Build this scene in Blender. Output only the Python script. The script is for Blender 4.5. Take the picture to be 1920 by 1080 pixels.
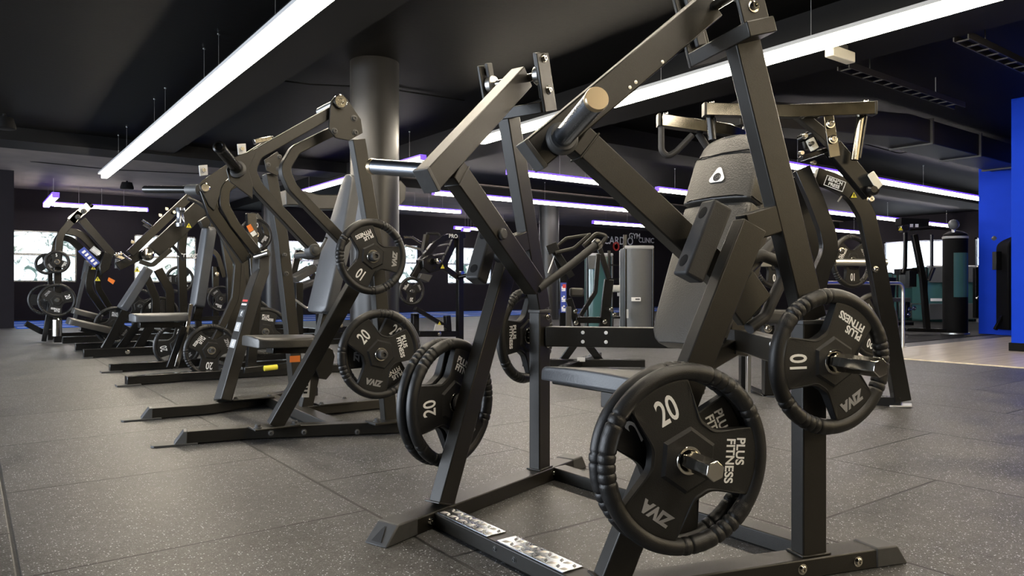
import bpy, bmesh, math, random
from mathutils import Vector, Matrix
random.seed(7)
D = bpy.data
for o in list(D.objects): D.objects.remove(o, do_unlink=True)
col = bpy.context.scene.collection
sc = bpy.context.scene
V = Vector
R = math.radians

# ------------------------------------------------------------------ camera
FPX, CAMH, YAW = 1370.0, 0.77, R(36.7)
cy_, sy_ = math.cos(YAW), math.sin(YAW)
cam = D.cameras.new('camera'); camo = D.objects.new('camera', cam); col.objects.link(camo)
cam.sensor_width = 36; cam.lens = FPX / 1920 * 36
cam.clip_start = 0.05; cam.clip_end = 200
camo.location = (0, 0, CAMH); camo.rotation_euler = (R(90), 0, -YAW)
sc.camera = camo

# ------------------------------------------------------------------ colour management, world
sc.view_settings.view_transform = 'Standard'
sc.view_settings.look = 'None'
sc.view_settings.gamma = 1
sc.view_settings.use_curve_mapping = False
sc.view_settings.exposure = 0.35
w = D.worlds.new('world'); sc.world = w; w.use_nodes = True
w.node_tree.nodes['Background'].inputs[0].default_value = (0.75, 0.82, 1.0, 1)
w.node_tree.nodes['Background'].inputs[1].default_value = 0.01

def area(name, loc, target, sx, sy, power, colr):
    l = D.lights.new(name, 'AREA'); l.shape = 'RECTANGLE'; l.size = sx; l.size_y = sy
    l.energy = power; l.color = colr
    o = D.objects.new(name, l); col.objects.link(o); o.location = loc
    o.rotation_euler = (V(target) - V(loc)).to_track_quat('-Z', 'Y').to_euler()
    return o
# unseen fill lamps added: cool daylight from the left, warm light on the right
area('daylight_fill_left', (-5.5, 8.0, 1.35), (3, 8, 0.9), 13.0, 2.3, 850, (0.82, 0.90, 1.0))
area('warm_fill_right', (5.5, -3.8, 2.55), (3.5, 4, 0.6), 10.0, 1.5, 130, (1.0, 0.80, 0.46))

# ------------------------------------------------------------------ materials
def mat(name, base, rough=0.5, metal=0.0, spec=0.5, noise=0.0, nscale=40, bump=0.0, bscale=300, coat=0.0, emit=None, es=0, rvar=0.0):
    m = D.materials.new(name); m.use_nodes = True
    nt = m.node_tree; b = nt.nodes['Principled BSDF']
    b.inputs['Base Color'].default_value = (*base, 1)
    b.inputs['Roughness'].default_value = rough
    b.inputs['Metallic'].default_value = metal
    b.inputs['Specular IOR Level'].default_value = spec
    b.inputs['Coat Weight'].default_value = coat
    tc = nt.nodes.new('ShaderNodeTexCoord')
    if noise or rvar:
        n = nt.nodes.new('ShaderNodeTexNoise'); n.inputs['Scale'].default_value = nscale; n.inputs['Detail'].default_value = 5
        nt.links.new(tc.outputs['Object'], n.inputs['Vector'])
        if noise:
            mx = nt.nodes.new('ShaderNodeMix'); mx.data_type = 'RGBA'
            mx.inputs[6].default_value = tuple(c * (1 - noise) for c in base) + (1,)
            mx.inputs[7].default_value = tuple(min(1, c * (1 + noise)) for c in base) + (1,)
            nt.links.new(n.outputs[0], mx.inputs[0]); nt.links.new(mx.outputs[2], b.inputs['Base Color'])
        if rvar:
            mr = nt.nodes.new('ShaderNodeMapRange'); mr.inputs[3].default_value = rough - rvar; mr.inputs[4].default_value = rough + rvar
            nt.links.new(n.outputs[0], mr.inputs[0]); nt.links.new(mr.outputs[0], b.inputs['Roughness'])
    if bump:
        n2 = nt.nodes.new('ShaderNodeTexNoise'); n2.inputs['Scale'].default_value = bscale; n2.inputs['Detail'].default_value = 3
        nt.links.new(tc.outputs['Object'], n2.inputs['Vector'])
        bp = nt.nodes.new('ShaderNodeBump'); bp.inputs['Strength'].default_value = bump; bp.inputs['Distance'].default_value = 0.002
        nt.links.new(n2.outputs[0], bp.inputs['Height']); nt.links.new(bp.outputs[0], b.inputs['Normal'])
    if emit:
        b.inputs['Emission Color'].default_value = (*emit, 1); b.inputs['Emission Strength'].default_value = es
    return m

M = {}
M['paint'] = mat('black_powder_coat', (0.0135, 0.0120, 0.0094), 0.35, spec=0.42, noise=0.25, nscale=60, bump=0.25, bscale=700)
M['gloss'] = mat('gloss_black_paint', (0.0045, 0.0045, 0.0045), 0.24, spec=0.42, rvar=0.05)
M['cap'] = mat('black_plastic_cap', (0.055, 0.055, 0.055), 0.5, noise=0.2)
M['rubber'] = mat('black_rubber', (0.020, 0.020, 0.021), 0.55, spec=0.4, noise=0.3, nscale=30, bump=0.3, bscale=400)
M['plate'] = mat('urethane_black', (0.006, 0.006, 0.0062), 0.5, spec=0.4, noise=0.25, nscale=25, bump=0.4, bscale=600)
M['rim'] = mat('urethane_rim', (0.008, 0.008, 0.0083), 0.42, spec=0.5, bump=0.3, bscale=500)
M['pad'] = mat('upholstery_vinyl', (0.040, 0.038, 0.034), 0.36, spec=0.5, noise=0.25, nscale=12, bump=0.6, bscale=180)
M['greylit'] = mat('vinyl_lit_grey', (0.065, 0.068, 0.074), 0.4, spec=0.5, noise=0.15, nscale=12, bump=0.5, bscale=180)  # daylight sheen on black vinyl put into a grey base colour
M['chrome'] = mat('chrome_steel', (0.62, 0.60, 0.55), 0.14, metal=1.0, rvar=0.06, nscale=80)
M['brushed'] = mat('brushed_brass_cap', (0.62, 0.50, 0.33), 0.28, metal=1.0)
M['steel'] = mat('brushed_steel', (0.62, 0.62, 0.60), 0.32, metal=1.0)
M['darksteel'] = mat('dark_steel', (0.34, 0.37, 0.42), 0.25, metal=1.0)
M['white'] = mat('white_print', (0.85, 0.85, 0.85), 0.5)
M['grey'] = mat('grey_print', (0.28, 0.28, 0.29), 0.5)
M['yellow'] = mat('yellow_label', (0.75, 0.65, 0.05), 0.5)
M['orange'] = mat('orange_label', (0.85, 0.22, 0.03), 0.5)
M['red'] = mat('red_label', (0.6, 0.05, 0.04), 0.5)
M['bluelab'] = mat('blue_label', (0.04, 0.07, 0.35), 0.5)
M['whiteplastic'] = mat('pale_plastic', (0.62, 0.60, 0.52), 0.45, noise=0.05)
M['label'] = mat('grey_label', (0.45, 0.45, 0.45), 0.5)
M['ceil'] = mat('black_ceiling_paint', (0.0028, 0.0026, 0.0025), 0.6, spec=0.10, noise=0.35, nscale=3, bump=0.5, bscale=30)
M['beam'] = mat('black_beam_paint', (0.003, 0.003, 0.0033), 0.7, spec=0.15, noise=0.3, nscale=4)
M['duct'] = mat('black_duct_metal', (0.014, 0.013, 0.012), 0.5, noise=0.3, nscale=4)
M['darkwall'] = mat('dark_wall_paint', (0.012, 0.010, 0.013), 0.8, spec=0.2, noise=0.2, nscale=4)
M['columnm'] = mat('satin_black_column', (0.012, 0.012, 0.0125), 0.36, noise=0.1, nscale=4)
M['bluewall'] = mat('blue_wall_paint', (0.0, 0.045, 0.62), 0.6, spec=0.15, noise=0.1, nscale=3)
M['led'] = mat('led_diffuser', (0.9, 0.9, 0.9), 0.5, emit=(1.0, 0.88, 0.70), es=44)
M['ledv'] = mat('led_diffuser_cool', (0.9, 0.9, 0.95), 0.5, emit=(1.0, 0.92, 0.84), es=24)
M['ledhalo'] = mat('led_violet_halo', (0.3, 0.2, 0.8), 0.5, emit=(0.16, 0.06, 0.9), es=1.1)  # violet lens fringe of the far bars, put in as a glow
M['stack'] = mat('stack_cover_grey', (0.09, 0.095, 0.10), 0.35, noise=0.1)
M['teal'] = mat('teal_acrylic', (0.05, 0.13, 0.13), 0.12, spec=0.7)
M['frost'] = mat('frosted_window', (0.8, 0.85, 0.9), 0.4, emit=(0.80, 0.88, 1.0), es=1.6)

M['warmfill'] = mat('warm_fill_panes', (0.6, 0.5, 0.35), 0.3, emit=(1.0, 0.78, 0.46), es=1.3)  # glow added to panes out of view, for the warm fill

def floor_mat():
    m = D.materials.new('rubber_tile_floor'); m.use_nodes = True; nt = m.node_tree; N = nt.nodes; L = nt.links
    b = N['Principled BSDF']
    tc = N.new('ShaderNodeTexCoord'); sep = N.new('ShaderNodeSeparateXYZ'); L.new(tc.outputs['Object'], sep.inputs[0])
    def mth(op, a, bb=None, c=None):
        n = N.new('ShaderNodeMath'); n.operation = op
        for i, v in enumerate((a, bb, c)):
            if v is None: continue
            if isinstance(v, (int, float)): n.inputs[i].default_value = v
            else: L.new(v, n.inputs[i])
        return n.outputs[0]
    x = mth('SUBTRACT', sep.outputs[0], 0.11)
    k = mth('FLOOR', x)
    par = mth('FLOORED_MODULO', k, 2.0)               # 0 for even columns
    yo = mth('MULTIPLY_ADD', par, 0.45, 0.33)
    y = mth('SUBTRACT', sep.outputs[1], yo)
    fx = mth('FRACT', x); fy = mth('FRACT', y)
    dx = mth('MINIMUM', fx, mth('SUBTRACT', 1.0, fx)); dy = mth('MINIMUM', fy, mth('SUBTRACT', 1.0, fy))
    dd = mth('MINIMUM', dx, dy)
    mr = N.new('ShaderNodeMapRange'); mr.inputs[1].default_value = 0.0038; mr.inputs[2].default_value = 0.0075
    L.new(dd, mr.inputs[0])                            # 0 in joint, 1 on tile
    # per tile tint
    comb = N.new('ShaderNodeCombineXYZ'); L.new(k, comb.inputs[0]); L.new(mth('FLOOR', y), comb.inputs[1])
    wn = N.new('ShaderNodeTexWhiteNoise'); wn.noise_dimensions = '2D'; L.new(comb.outputs[0], wn.inputs['Vector'])
    big = N.new('ShaderNodeTexNoise'); big.inputs['Scale'].default_value = 2.2; big.inputs['Detail'].default_value = 6; big.inputs['Roughness'].default_value = 0.65
    L.new(tc.outputs['Object'], big.inputs['Vector'])
    fine = N.new('ShaderNodeTexNoise'); fine.inputs['Scale'].default_value = 130; fine.inputs['Detail'].default_value = 4
    L.new(tc.outputs['Object'], fine.inputs['Vector'])
    vor = N.new('ShaderNodeTexVoronoi'); vor.inputs['Scale'].default_value = 140; L.new(tc.outputs['Object'], vor.inputs['Vector'])
    vs = N.new('ShaderNodeSeparateColor'); L.new(vor.outputs['Color'], vs.inputs[0])
    speck = mth('MULTIPLY', mth('LESS_THAN', vor.outputs['Distance'], 0.30), mth('GREATER_THAN', vs.outputs[0], 0.84))
    vor2 = N.new('ShaderNodeTexVoronoi'); vor2.inputs['Scale'].default_value = 330; L.new(tc.outputs['Object'], vor2.inputs['Vector'])
    vs2 = N.new('ShaderNodeSeparateColor'); L.new(vor2.outputs['Color'], vs2.inputs[0])
    speck2 = mth('MULTIPLY', mth('LESS_THAN', vor2.outputs['Distance'], 0.32), mth('GREATER_THAN', vs2.outputs[0], 0.85))
    base = N.new('ShaderNodeMix'); base.data_type = 'RGBA'
    base.inputs[6].default_value = (0.012, 0.0115, 0.011, 1); base.inputs[7].default_value = (0.130, 0.127, 0.124, 1)
    cl = N.new('ShaderNodeMapRange'); cl.inputs[1].default_value = 0.36; cl.inputs[2].default_value = 0.66; L.new(big.outputs[0], cl.inputs[0])
    mid = N.new('ShaderNodeTexNoise'); mid.inputs['Scale'].default_value = 24; mid.inputs['Detail'].default_value = 8; mid.inputs['Roughness'].default_value = 0.8
    L.new(tc.outputs['Object'], mid.inputs['Vector'])
    v = mth('ADD', mth('MULTIPLY', cl.outputs[0], 0.42), mth('MULTIPLY', wn.outputs[0], 0.16))
    v = mth('ADD', v, mth('MULTIPLY', mth('SUBTRACT', mid.outputs[0], 0.5), 1.3))
    v = mth('ADD', v, mth('MULTIPLY', fine.outputs[0], 0.9)); v = mth('SUBTRACT', v, 0.36)
    L.new(v, base.inputs[0])
    m1 = N.new('ShaderNodeMix'); m1.data_type = 'RGBA'; m1.inputs[7].default_value = (0.60, 0.63, 0.68, 1)
    L.new(base.outputs[2], m1.inputs[6]); L.new(mth('MULTIPLY', mth('MAXIMUM', speck, mth('MULTIPLY', speck2, 0.7)), 0.9), m1.inputs[0])
    m2 = N.new('ShaderNodeMix'); m2.data_type = 'RGBA'; m2.inputs[6].default_value = (0.006, 0.006, 0.006, 1)
    L.new(mr.outputs[0], m2.inputs[0]); L.new(m1.outputs[2], m2.inputs[7])
    L.new(m2.outputs[2], b.inputs['Base Color'])
    rr = N.new('ShaderNodeMapRange'); rr.inputs[3].default_value = 0.33; rr.inputs[4].default_value = 0.62
    L.new(big.outputs[0], rr.inputs[0]); L.new(rr.outputs[0], b.inputs['Roughness'])
    hb = mth('ADD', mth('MULTIPLY', fine.outputs[0], 0.4), mr.outputs[0])
    bp = N.new('ShaderNodeBump'); bp.inputs['Strength'].default_value = 0.5; bp.inputs['Distance'].default_value = 0.004
    L.new(hb, bp.inputs['Height']); L.new(bp.outputs[0], b.inputs['Normal'])
    return m
M['floor'] = floor_mat()

def wood_mat():
    m = D.materials.new('pale_plank_floor'); m.use_nodes = True; nt = m.node_tree; N = nt.nodes; L = nt.links
    b = N['Principled BSDF']; tc = N.new('ShaderNodeTexCoord')
    mp = N.new('ShaderNodeMapping'); mp.inputs['Scale'].default_value = (0.6, 5, 1); L.new(tc.outputs['Object'], mp.inputs[0])
    n = N.new('ShaderNodeTexNoise'); n.inputs['Scale'].default_value = 2.5; n.inputs['Detail'].default_value = 6; L.new(mp.outputs[0], n.inputs[0])
    cr = N.new('ShaderNodeValToRGB'); cr.color_ramp.elements[0].color = (0.50, 0.42, 0.29, 1); cr.color_ramp.elements[1].color = (0.78, 0.70, 0.54, 1)
    cr.color_ramp.elements[0].position = 0.3; cr.color_ramp.elements[1].position = 0.7
    L.new(n.outputs[0], cr.inputs[0]); L.new(cr.outputs[0], b.inputs['Base Color']); b.inputs['Roughness'].default_value = 0.3
    return m
M['wood'] = wood_mat()

def window_mat():
    # daylight glass with the leaves and sky outside seen through it
    m = D.materials.new('daylight_window'); m.use_nodes = True; nt = m.node_tree; N = nt.nodes; L = nt.links
    b = N['Principled BSDF']; tc = N.new('ShaderNodeTexCoord')
    n = N.new('ShaderNodeTexNoise'); n.inputs['Scale'].default_value = 3.5; n.inputs['Detail'].default_value = 7; n.inputs['Roughness'].default_value = 0.7
    n.inputs['Distortion'].default_value = 1.6
    L.new(tc.outputs['Object'], n.inputs[0])
    cr = N.new('ShaderNodeValToRGB'); e = cr.color_ramp.elements
    e[0].color = (0.05, 0.10, 0.09, 1); e[0].position = 0.40; e[1].color = (0.86, 0.95, 1.0, 1); e[1].position = 0.52
    L.new(n.outputs[0], cr.inputs[0]); L.new(cr.outputs[0], b.inputs['Emission Color']); b.inputs['Emission Strength'].default_value = 1.7
    b.inputs['Base Color'].default_value = (0.05, 0.05, 0.06, 1); b.inputs['Roughness'].default_value = 0.1
    return m
M['window'] = window_mat()

# ------------------------------------------------------------------ geometry helpers
def at(px, py, **k):
    """the point of the place seen at photo pixel (px,py) on a plane X=, Y= or Z= of the room, or at depth Dp"""
    U = (px - 960) / FPX; W = (540 - py) / FPX
    rx = cy_ * U + sy_; ry = -sy_ * U + cy_
    if 'X' in k: t = k['X'] / rx
    elif 'Y' in k: t = k['Y'] / ry
    elif 'Z' in k: t = (k['Z'] - CAMH) / W
    else: t = k['Dp']
    return V((rx * t, ry * t, CAMH + W * t))

def fillet(path, r, seg=6):
    path = [V(p) for p in path]
    if r <= 0 or len(path) < 3: return path
    out = [path[0]]
    for i in range(1, len(path) - 1):
        a, b, c = path[i - 1], path[i], path[i + 1]
        d1 = (a - b); d2 = (c - b); l1, l2 = d1.length, d2.length
        d1.normalize(); d2.normalize()
        ang = d1.angle(d2)
        if ang > 3.1: out.append(b); continue
        t = min(r / math.tan(ang / 2), l1 * 0.48, l2 * 0.48)
        p1 = b + d1 * t; p2 = b + d2 * t
        for k in range(seg + 1):
            s = k / seg
            out.append((1 - s) ** 2 * p1 + 2 * s * (1 - s) * b + s * s * p2)
    out.append(path[-1])
    return out

class MB:
    def __init__(s): s.v = []; s.f = []
    def add(s, vs, fs):
        o = len(s.v); s.v += [V(p) for p in vs]; s.f += [tuple(o + i for i in f) for f in fs]; return s
    def hexa(s, p):
        return s.add(p, [(3, 2, 1, 0), (4, 5, 6, 7), (0, 1, 5, 4), (1, 2, 6, 5), (2, 3, 7, 6), (3, 0, 4, 7)])
    def box(s, x0, x1, y0, y1, z0, z1):
        return s.hexa([(x0, y0, z0), (x1, y0, z0), (x1, y1, z0), (x0, y1, z0), (x0, y0, z1), (x1, y0, z1), (x1, y1, z1), (x0, y1, z1)])
    def sweep(s, path, n, wn, wo):
        """rectangular tube along a path; n = direction of its wn side"""
        path = [V(p) for p in path]; n = V(n).normalized(); m = len(path); rings = []
        for i, p in enumerate(path):
            if i == 0: t = path[1] - p
            elif i == m - 1: t = p - path[i - 1]
            else: t = (path[i + 1] - p).normalized() + (p - path[i - 1]).normalized()
            t.normalize(); nn = (n - t * n.dot(t)).normalized(); o = t.cross(nn)
            k = 1.0
            if 0 < i < m - 1:
                c = (path[i + 1] - p).normalized().dot(t); k = 1 / max(0.3, c)
            rings.append([p + nn * a * wn / 2 + o * b * wo / 2 * k for a, b in ((-1, -1), (1, -1), (1, 1), (-1, 1))])
        vs = [q for r in rings for q in r]; fs = []
        for i in range(m - 1):
            for j in range(4):
                a = i * 4 + j; b = i * 4 + (j + 1) % 4
                fs.append((a, b, b + 4, a + 4))
        fs.append((3, 2, 1, 0)); e = (m - 1) * 4; fs.append((e, e + 1, e + 2, e + 3))
        return s.add(vs, fs)
    def tube(s, path, r, seg=14, r2=None):
        path = [V(p) for p in path]; m = len(path); vs = []; fs = []
        t0 = (path[1] - path[0]).normalized()
        u = t0.orthogonal().normalized()
        for i, p in enumerate(path):
            if i == 0: t = t0
            elif i == m - 1: t = (p - path[i - 1]).normalized()
            else: t = ((path[i + 1] - p).normalized() + (p - path[i - 1]).normalized()).normalized()
            u = (u - t * u.dot(t)).normalized(); w_ = t.cross(u)
            rr = r if r2 is None else r + (r2 - r) * i / (m - 1)
            for k in range(seg):
                a = 2 * math.pi * k / seg; vs.append(p + (u * math.cos(a) + w_ * math.sin(a)) * rr)
        for i in range(m - 1):
            for k in range(seg):
                a = i * seg + k; b = i * seg + (k + 1) % seg
                fs.append((a, b, b + seg, a + seg))
        fs.append(tuple(reversed(range(seg)))); fs.append(tuple((m - 1) * seg + k for k in range(seg)))
        return s.add(vs, fs)
    def lathe(s, prof, o, ax, seg=24):
        """prof = [(radius, height)] around axis ax from o"""
        o = V(o); ax = V(ax).normalized(); u = ax.orthogonal().normalized(); w_ = ax.cross(u); vs = []; fs = []
        for r, h_ in prof:
            for k in range(seg):
                a = 2 * math.pi * k / seg; vs.append(o + ax * h_ + (u * math.cos(a) + w_ * math.sin(a)) * max(r, 1e-5))
        for i in range(len(prof) - 1):
            for k in range(seg):
                a = i * seg + k; b = i * seg + (k + 1) % seg
                fs.append((a, b, b + seg, a + seg))
        fs.append(tuple(reversed(range(seg)))); fs.append(tuple((len(prof) - 1) * seg + k for k in range(seg)))
        return s.add(vs, fs)
    def extr(s, pts, vec):
        pts = [V(p) for p in pts]; vec = V(vec); n = len(pts)
        fs = [tuple(reversed(range(n))), tuple(range(n, 2 * n))]
        for i in range(n): j = (i + 1) % n; fs.append((i, j, j + n, i + n))
        return s.add(pts + [p + vec for p in pts], fs)
    def build(s, name, m, parent=None, bevel=0.0025, seg=2, ang=30, smooth=True):
        me = D.meshes.new(name)
        off = V((0, 0, 0))
        if parent is not None:
            q = parent
            while q is not None: off = off + V(q.location); q = q.parent
        me.from_pydata([tuple(p - off) for p in s.v], [], s.f)
        bm = bmesh.new(); bm.from_mesh(me); bmesh.ops.recalc_face_normals(bm, faces=bm.faces); bm.to_mesh(me); bm.free()
        if smooth:
            me.polygons.foreach_set('use_smooth', [True] * len(me.polygons)); me.set_sharp_from_angle(angle=R(ang))
        me.materials.append(M[m] if isinstance(m, str) else m)
        o = D.objects.new(name, me); col.objects.link(o)
        if parent is not None: o.parent = parent
        if bevel:
            b = o.modifiers.new('bevel', 'BEVEL'); b.width = bevel; b.segments = seg; b.limit_method = 'ANGLE'; b.angle_limit = R(35)
            b.harden_normals = False
        return o

def tag(o, label=None, cat=None, group=None, kind=None):
    if label: o['label'] = label
    if cat: o['category'] = cat
    if group: o['group'] = group
    if kind: o['kind'] = kind
    return o
def empty(name, loc, label, cat, group=None):
    o = D.objects.new(name, None); col.objects.link(o); o.location = loc; o.empty_display_size = 0.1
    return tag(o, label, cat, group)
def copy_tree(o, parent=None):
    c = o.copy(); col.objects.link(c)
    if parent is not None: c.parent = parent
    for ch in list(o.children): copy_tree(ch, c)
    return c
_txt = {}
def text_mesh(body, size, extrude=0.0006, bold=0.0, sx=1.0, shear=0.0, align='CENTER', arc=None):
    key = (body, size, extrude, bold, sx, shear, align)
    if key in _txt: return _txt[key]
    c = D.curves.new('lettering', 'FONT'); c.body = body; c.size = size; c.extrude = extrude; c.offset = bold
    c.align_x = align; c.align_y = 'CENTER'; c.shear = shear; c.resolution_u = 4
    o = D.objects.new('tmp', c); col.objects.link(o)
    dg = bpy.context.evaluated_depsgraph_get()
    me = D.meshes.new_from_object(o.evaluated_get(dg))
    D.objects.remove(o, do_unlink=True)
    for v in me.vertices: v.co.x *= sx
    _txt[key] = me
    return me
def frame(o, x, y):
    """matrix whose x,y axes are the given directions"""
    x = V(x).normalized(); y = (V(y) - x * V(y).dot(x)).normalized(); z = x.cross(y)
    m = Matrix((x, y, z)).transposed().to_4x4(); m.translation = V(o); return m
def put_text(body, size, m, where, parent, name='lettering', **k):
    """letters as thin real lettering with frame matrix where (world)"""
    me = text_mesh(body, size, **k).copy(); me.materials.clear(); me.materials.append(M[m] if isinstance(m, str) else m)
    o = D.objects.new(name, me); col.objects.link(o); o.parent = parent
    off = V((0, 0, 0)); q = parent
    while q is not None: off = off + V(q.location); q = q.parent
    mm = where.copy(); mm.translation = mm.translation - off
    o.matrix_basis = mm
    return o
# ------------------------------------------------------------------ the room
def struct(name, mb, m, bevel=0, **k):
    o = mb.build(name, m, None, bevel, **k); o['kind'] = 'structure'; return o
CEIL = 3.05; WY = 20.0; WX = 24.0
struct('floor', MB().box(-9, 32, -5, 24, -0.12, 0.0), 'floor', smooth=False)
struct('ceiling', MB().box(-9, 32, -5, 24, CEIL, CEIL + 0.2), 'ceil', smooth=False)
struct('trim_1', MB().box(8.1, 13.0, -4.2, 4.5, 0.0, 0.012), 'wood', smooth=False)          # pale plank walkway
# window wall across the far end
wins = [(0.79, 2.08), (3.3, 4.75), (5.5, 6.5), (7.0, 8.5), (9.6, 11.3), (12.35, 14.1)]
wb = MB(); z0, z1 = 0.91, 2.09; xx = 0.2
for a, b in wins:
    wb.box(xx, a, WY, WY + 0.3, 0, CEIL); wb.box(a, b, WY, WY + 0.3, 0, z0); wb.box(a, b, WY, WY + 0.3, z1, CEIL); xx = b
wb.box(xx, WX, WY, WY + 0.3, 0, CEIL)
struct('wall_back', wb, 'darkwall', smooth=False)
for i, (a, b) in enumerate(wins):
    g = MB().box(a, b, WY + 0.12, WY + 0.14, z0, z1)
    wo = struct('window_%d' % (i + 1), g, 'window', smooth=False)
    f = MB(); t = 0.035
    f.box(a, a + t, WY + 0.06, WY + 0.12, z0, z1).box(b - t, b, WY + 0.06, WY + 0.12, z0, z1)
    f.box(a, b, WY + 0.06, WY + 0.12, z0, z0 + t).box(a, b, WY + 0.06, WY + 0.12, z1 - t, z1)
    f.box(a, b, WY + 0.05, WY + 0.12, (z0 + z1) / 2 + .02, (z0 + z1) / 2 + 0.07)
    f.build('window_frame', 'darksteel', wo, 0.004)
struct('wall_left', MB().box(-9, 0.72, 17.0, WY + 0.3, 0, CEIL), 'darkwall', smooth=False)
# far right: frosted glazed wall
rb = MB(); z0r, z1r = 0.75, 2.27; yy = -5
rw = [(4.6, 6.6), (7.0, 9.2), (9.5, 11.9)]
for a, b in rw:
    rb.box(WX, WX + .3, yy, a, 0, CEIL).box(WX, WX + .3, a, b, 0, z0r).box(WX, WX + .3, a, b, z1r, CEIL); yy = b
rb.box(WX, WX + .3, yy, WY, 0, CEIL)
struct('wall_right', rb, 'darkwall', smooth=False)
for i, (a, b) in enumerate(rw):
    wo = struct('window_%d' % (i + 7), MB().box(WX + .12, WX + .14, a, b, z0r, z1r), 'frost', smooth=False)
    MB().box(WX + .05, WX + .12, a, a + .06, z0r, z1r).box(WX + .05, WX + .12, b - .06, b, z0r, z1r).box(WX + .05, WX + .12, a, b, z1r - .05, z1r).build('window_frame', 'darksteel', wo, 0.004)
# unseen glazed walls added beside the camera, their glowing panes backing the two fill lamps
def glazed(name, solid, panes, n0, along):
    struct(name, solid, 'darkwall', smooth=False)
    for i, (a, b, zz0, zz1) in enumerate(panes):
        if along == 'Y': g = MB().box(-5.95, -5.93, a, b, zz0, zz1); f = MB().box(-5.93, -5.88, a, a + .06, zz0, zz1).box(-5.93, -5.88, b - .06, b, zz0, zz1).box(-5.93, -5.88, a, b, zz1 - .06, zz1).box(-5.93, -5.88, a, b, zz0, zz0 + .06)
        else: g = MB().box(a, b, -4.25, -4.23, zz0, zz1); f = MB().box(a, a + .06, -4.23, -4.18, zz0, zz1).box(b - .06, b, -4.23, -4.18, zz0, zz1).box(a, b, -4.23, -4.18, zz1 - .06, zz1).box(a, b, -4.23, -4.18, zz0, zz0 + .06)
        wo = struct('window_%d' % (n0 + i), g, 'frost' if along == 'Y' else 'warmfill', smooth=False); f.build('window_frame', 'darksteel', wo, .003)
sl = MB().box(-6.2, -5.95, -5, 1.4, 0, CEIL).box(-6.2, -5.95, 14.6, 17, 0, CEIL).box(-6.2, -5.95, 1.4, 14.6, 0, .2).box(-6.2, -5.95, 1.4, 14.6, 2.5, CEIL)
glazed('wall_side_left', sl, [(1.4 + 3.3 * i, 4.7 + 3.3 * i, .2, 2.5) for i in range(4)], 10, 'Y')
sr = MB().box(-5.95, .5, -4.5, -4.25, 0, CEIL).box(10.5, 24, -4.5, -4.25, 0, CEIL).box(.5, 10.5, -4.5, -4.25, 0, 1.8).box(.5, 10.5, -4.5, -4.25, 2.98, CEIL)
glazed('wall_front', sr, [(.5 + 2.5 * i, 3.0 + 2.5 * i, 1.8, 2.98) for i in range(4)], 14, 'X')
# blue pier on the right and its neighbour, with dark baseboards
struct('wall_blue', MB().box(10.1, 11.3, 0.5, 3.47, 0, CEIL), 'bluewall', bevel=0.004)
struct('baseboard_right', MB().box(10.08, 11.32, 0.48, 3.49, 0, 0.11), 'beam')
struct('wall_blue_far', MB().box(13.6, 14.6, 2.5, 5.15, 0, CEIL), 'bluewall', bevel=0.004)
# beams under the ceiling
struct('trim_2', MB().box(2.05, 2.62, -5, 12.5, 2.9, CEIL), 'beam')
struct('trim_3', MB().box(-9, 6.2, 12.5, 13.25, 2.86, CEIL), 'beam')
struct('trim_4', MB().box(5.55, 6.5, -5, 20, 2.83, CEIL), 'beam')
struct('trim_5', MB().box(6.5, 24, 7.4, 8.0, 2.80, CEIL), 'beam')
struct('trim_6', MB().box(6.5, 24, 13.4, 14.0, 2.85, CEIL), 'beam')
M['ceil_lit'] = mat('lit_ceiling_paint', (0.16, 0.135, 0.12), 0.8, noise=0.4, nscale=2)  # brightly lit far ceiling, its light put into a paler colour
struct('trim_12', MB().box(-9, 31, 13.25, 20, CEIL - .02, CEIL + .01), 'ceil_lit')
# round columns
def column(name, x, y, r=0.245):
    mb = MB().lathe([(r, 0), (r, CEIL)], (x, y, 0), (0, 0, 1), 48); return struct(name, mb, 'columnm')
column('trim_7', 3.31, 6.77); column('trim_8', 11.5, 13.9); column('trim_9', 5.9, 17.6)
# raised blue turf strip along the window wall, with white lane lines
M['turf'] = mat('blue_turf', (0.01, 0.10, 0.55), 0.8, noise=0.2, nscale=60)
tf = struct('trim_10', MB().box(0.74, WX, 16.6, WY, 0, 0.02), 'turf')
ln = MB()
for y in (16.7, 17.8, 19.0): ln.box(0.76, WX, y, y + .07, 0.0205, 0.023)
for x in range(2, 24, 3): ln.box(x, x + .07, 16.7, 19.9, 0.0205, 0.0235)
ln.build('lane_lines', 'white', tf, 0)

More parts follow.
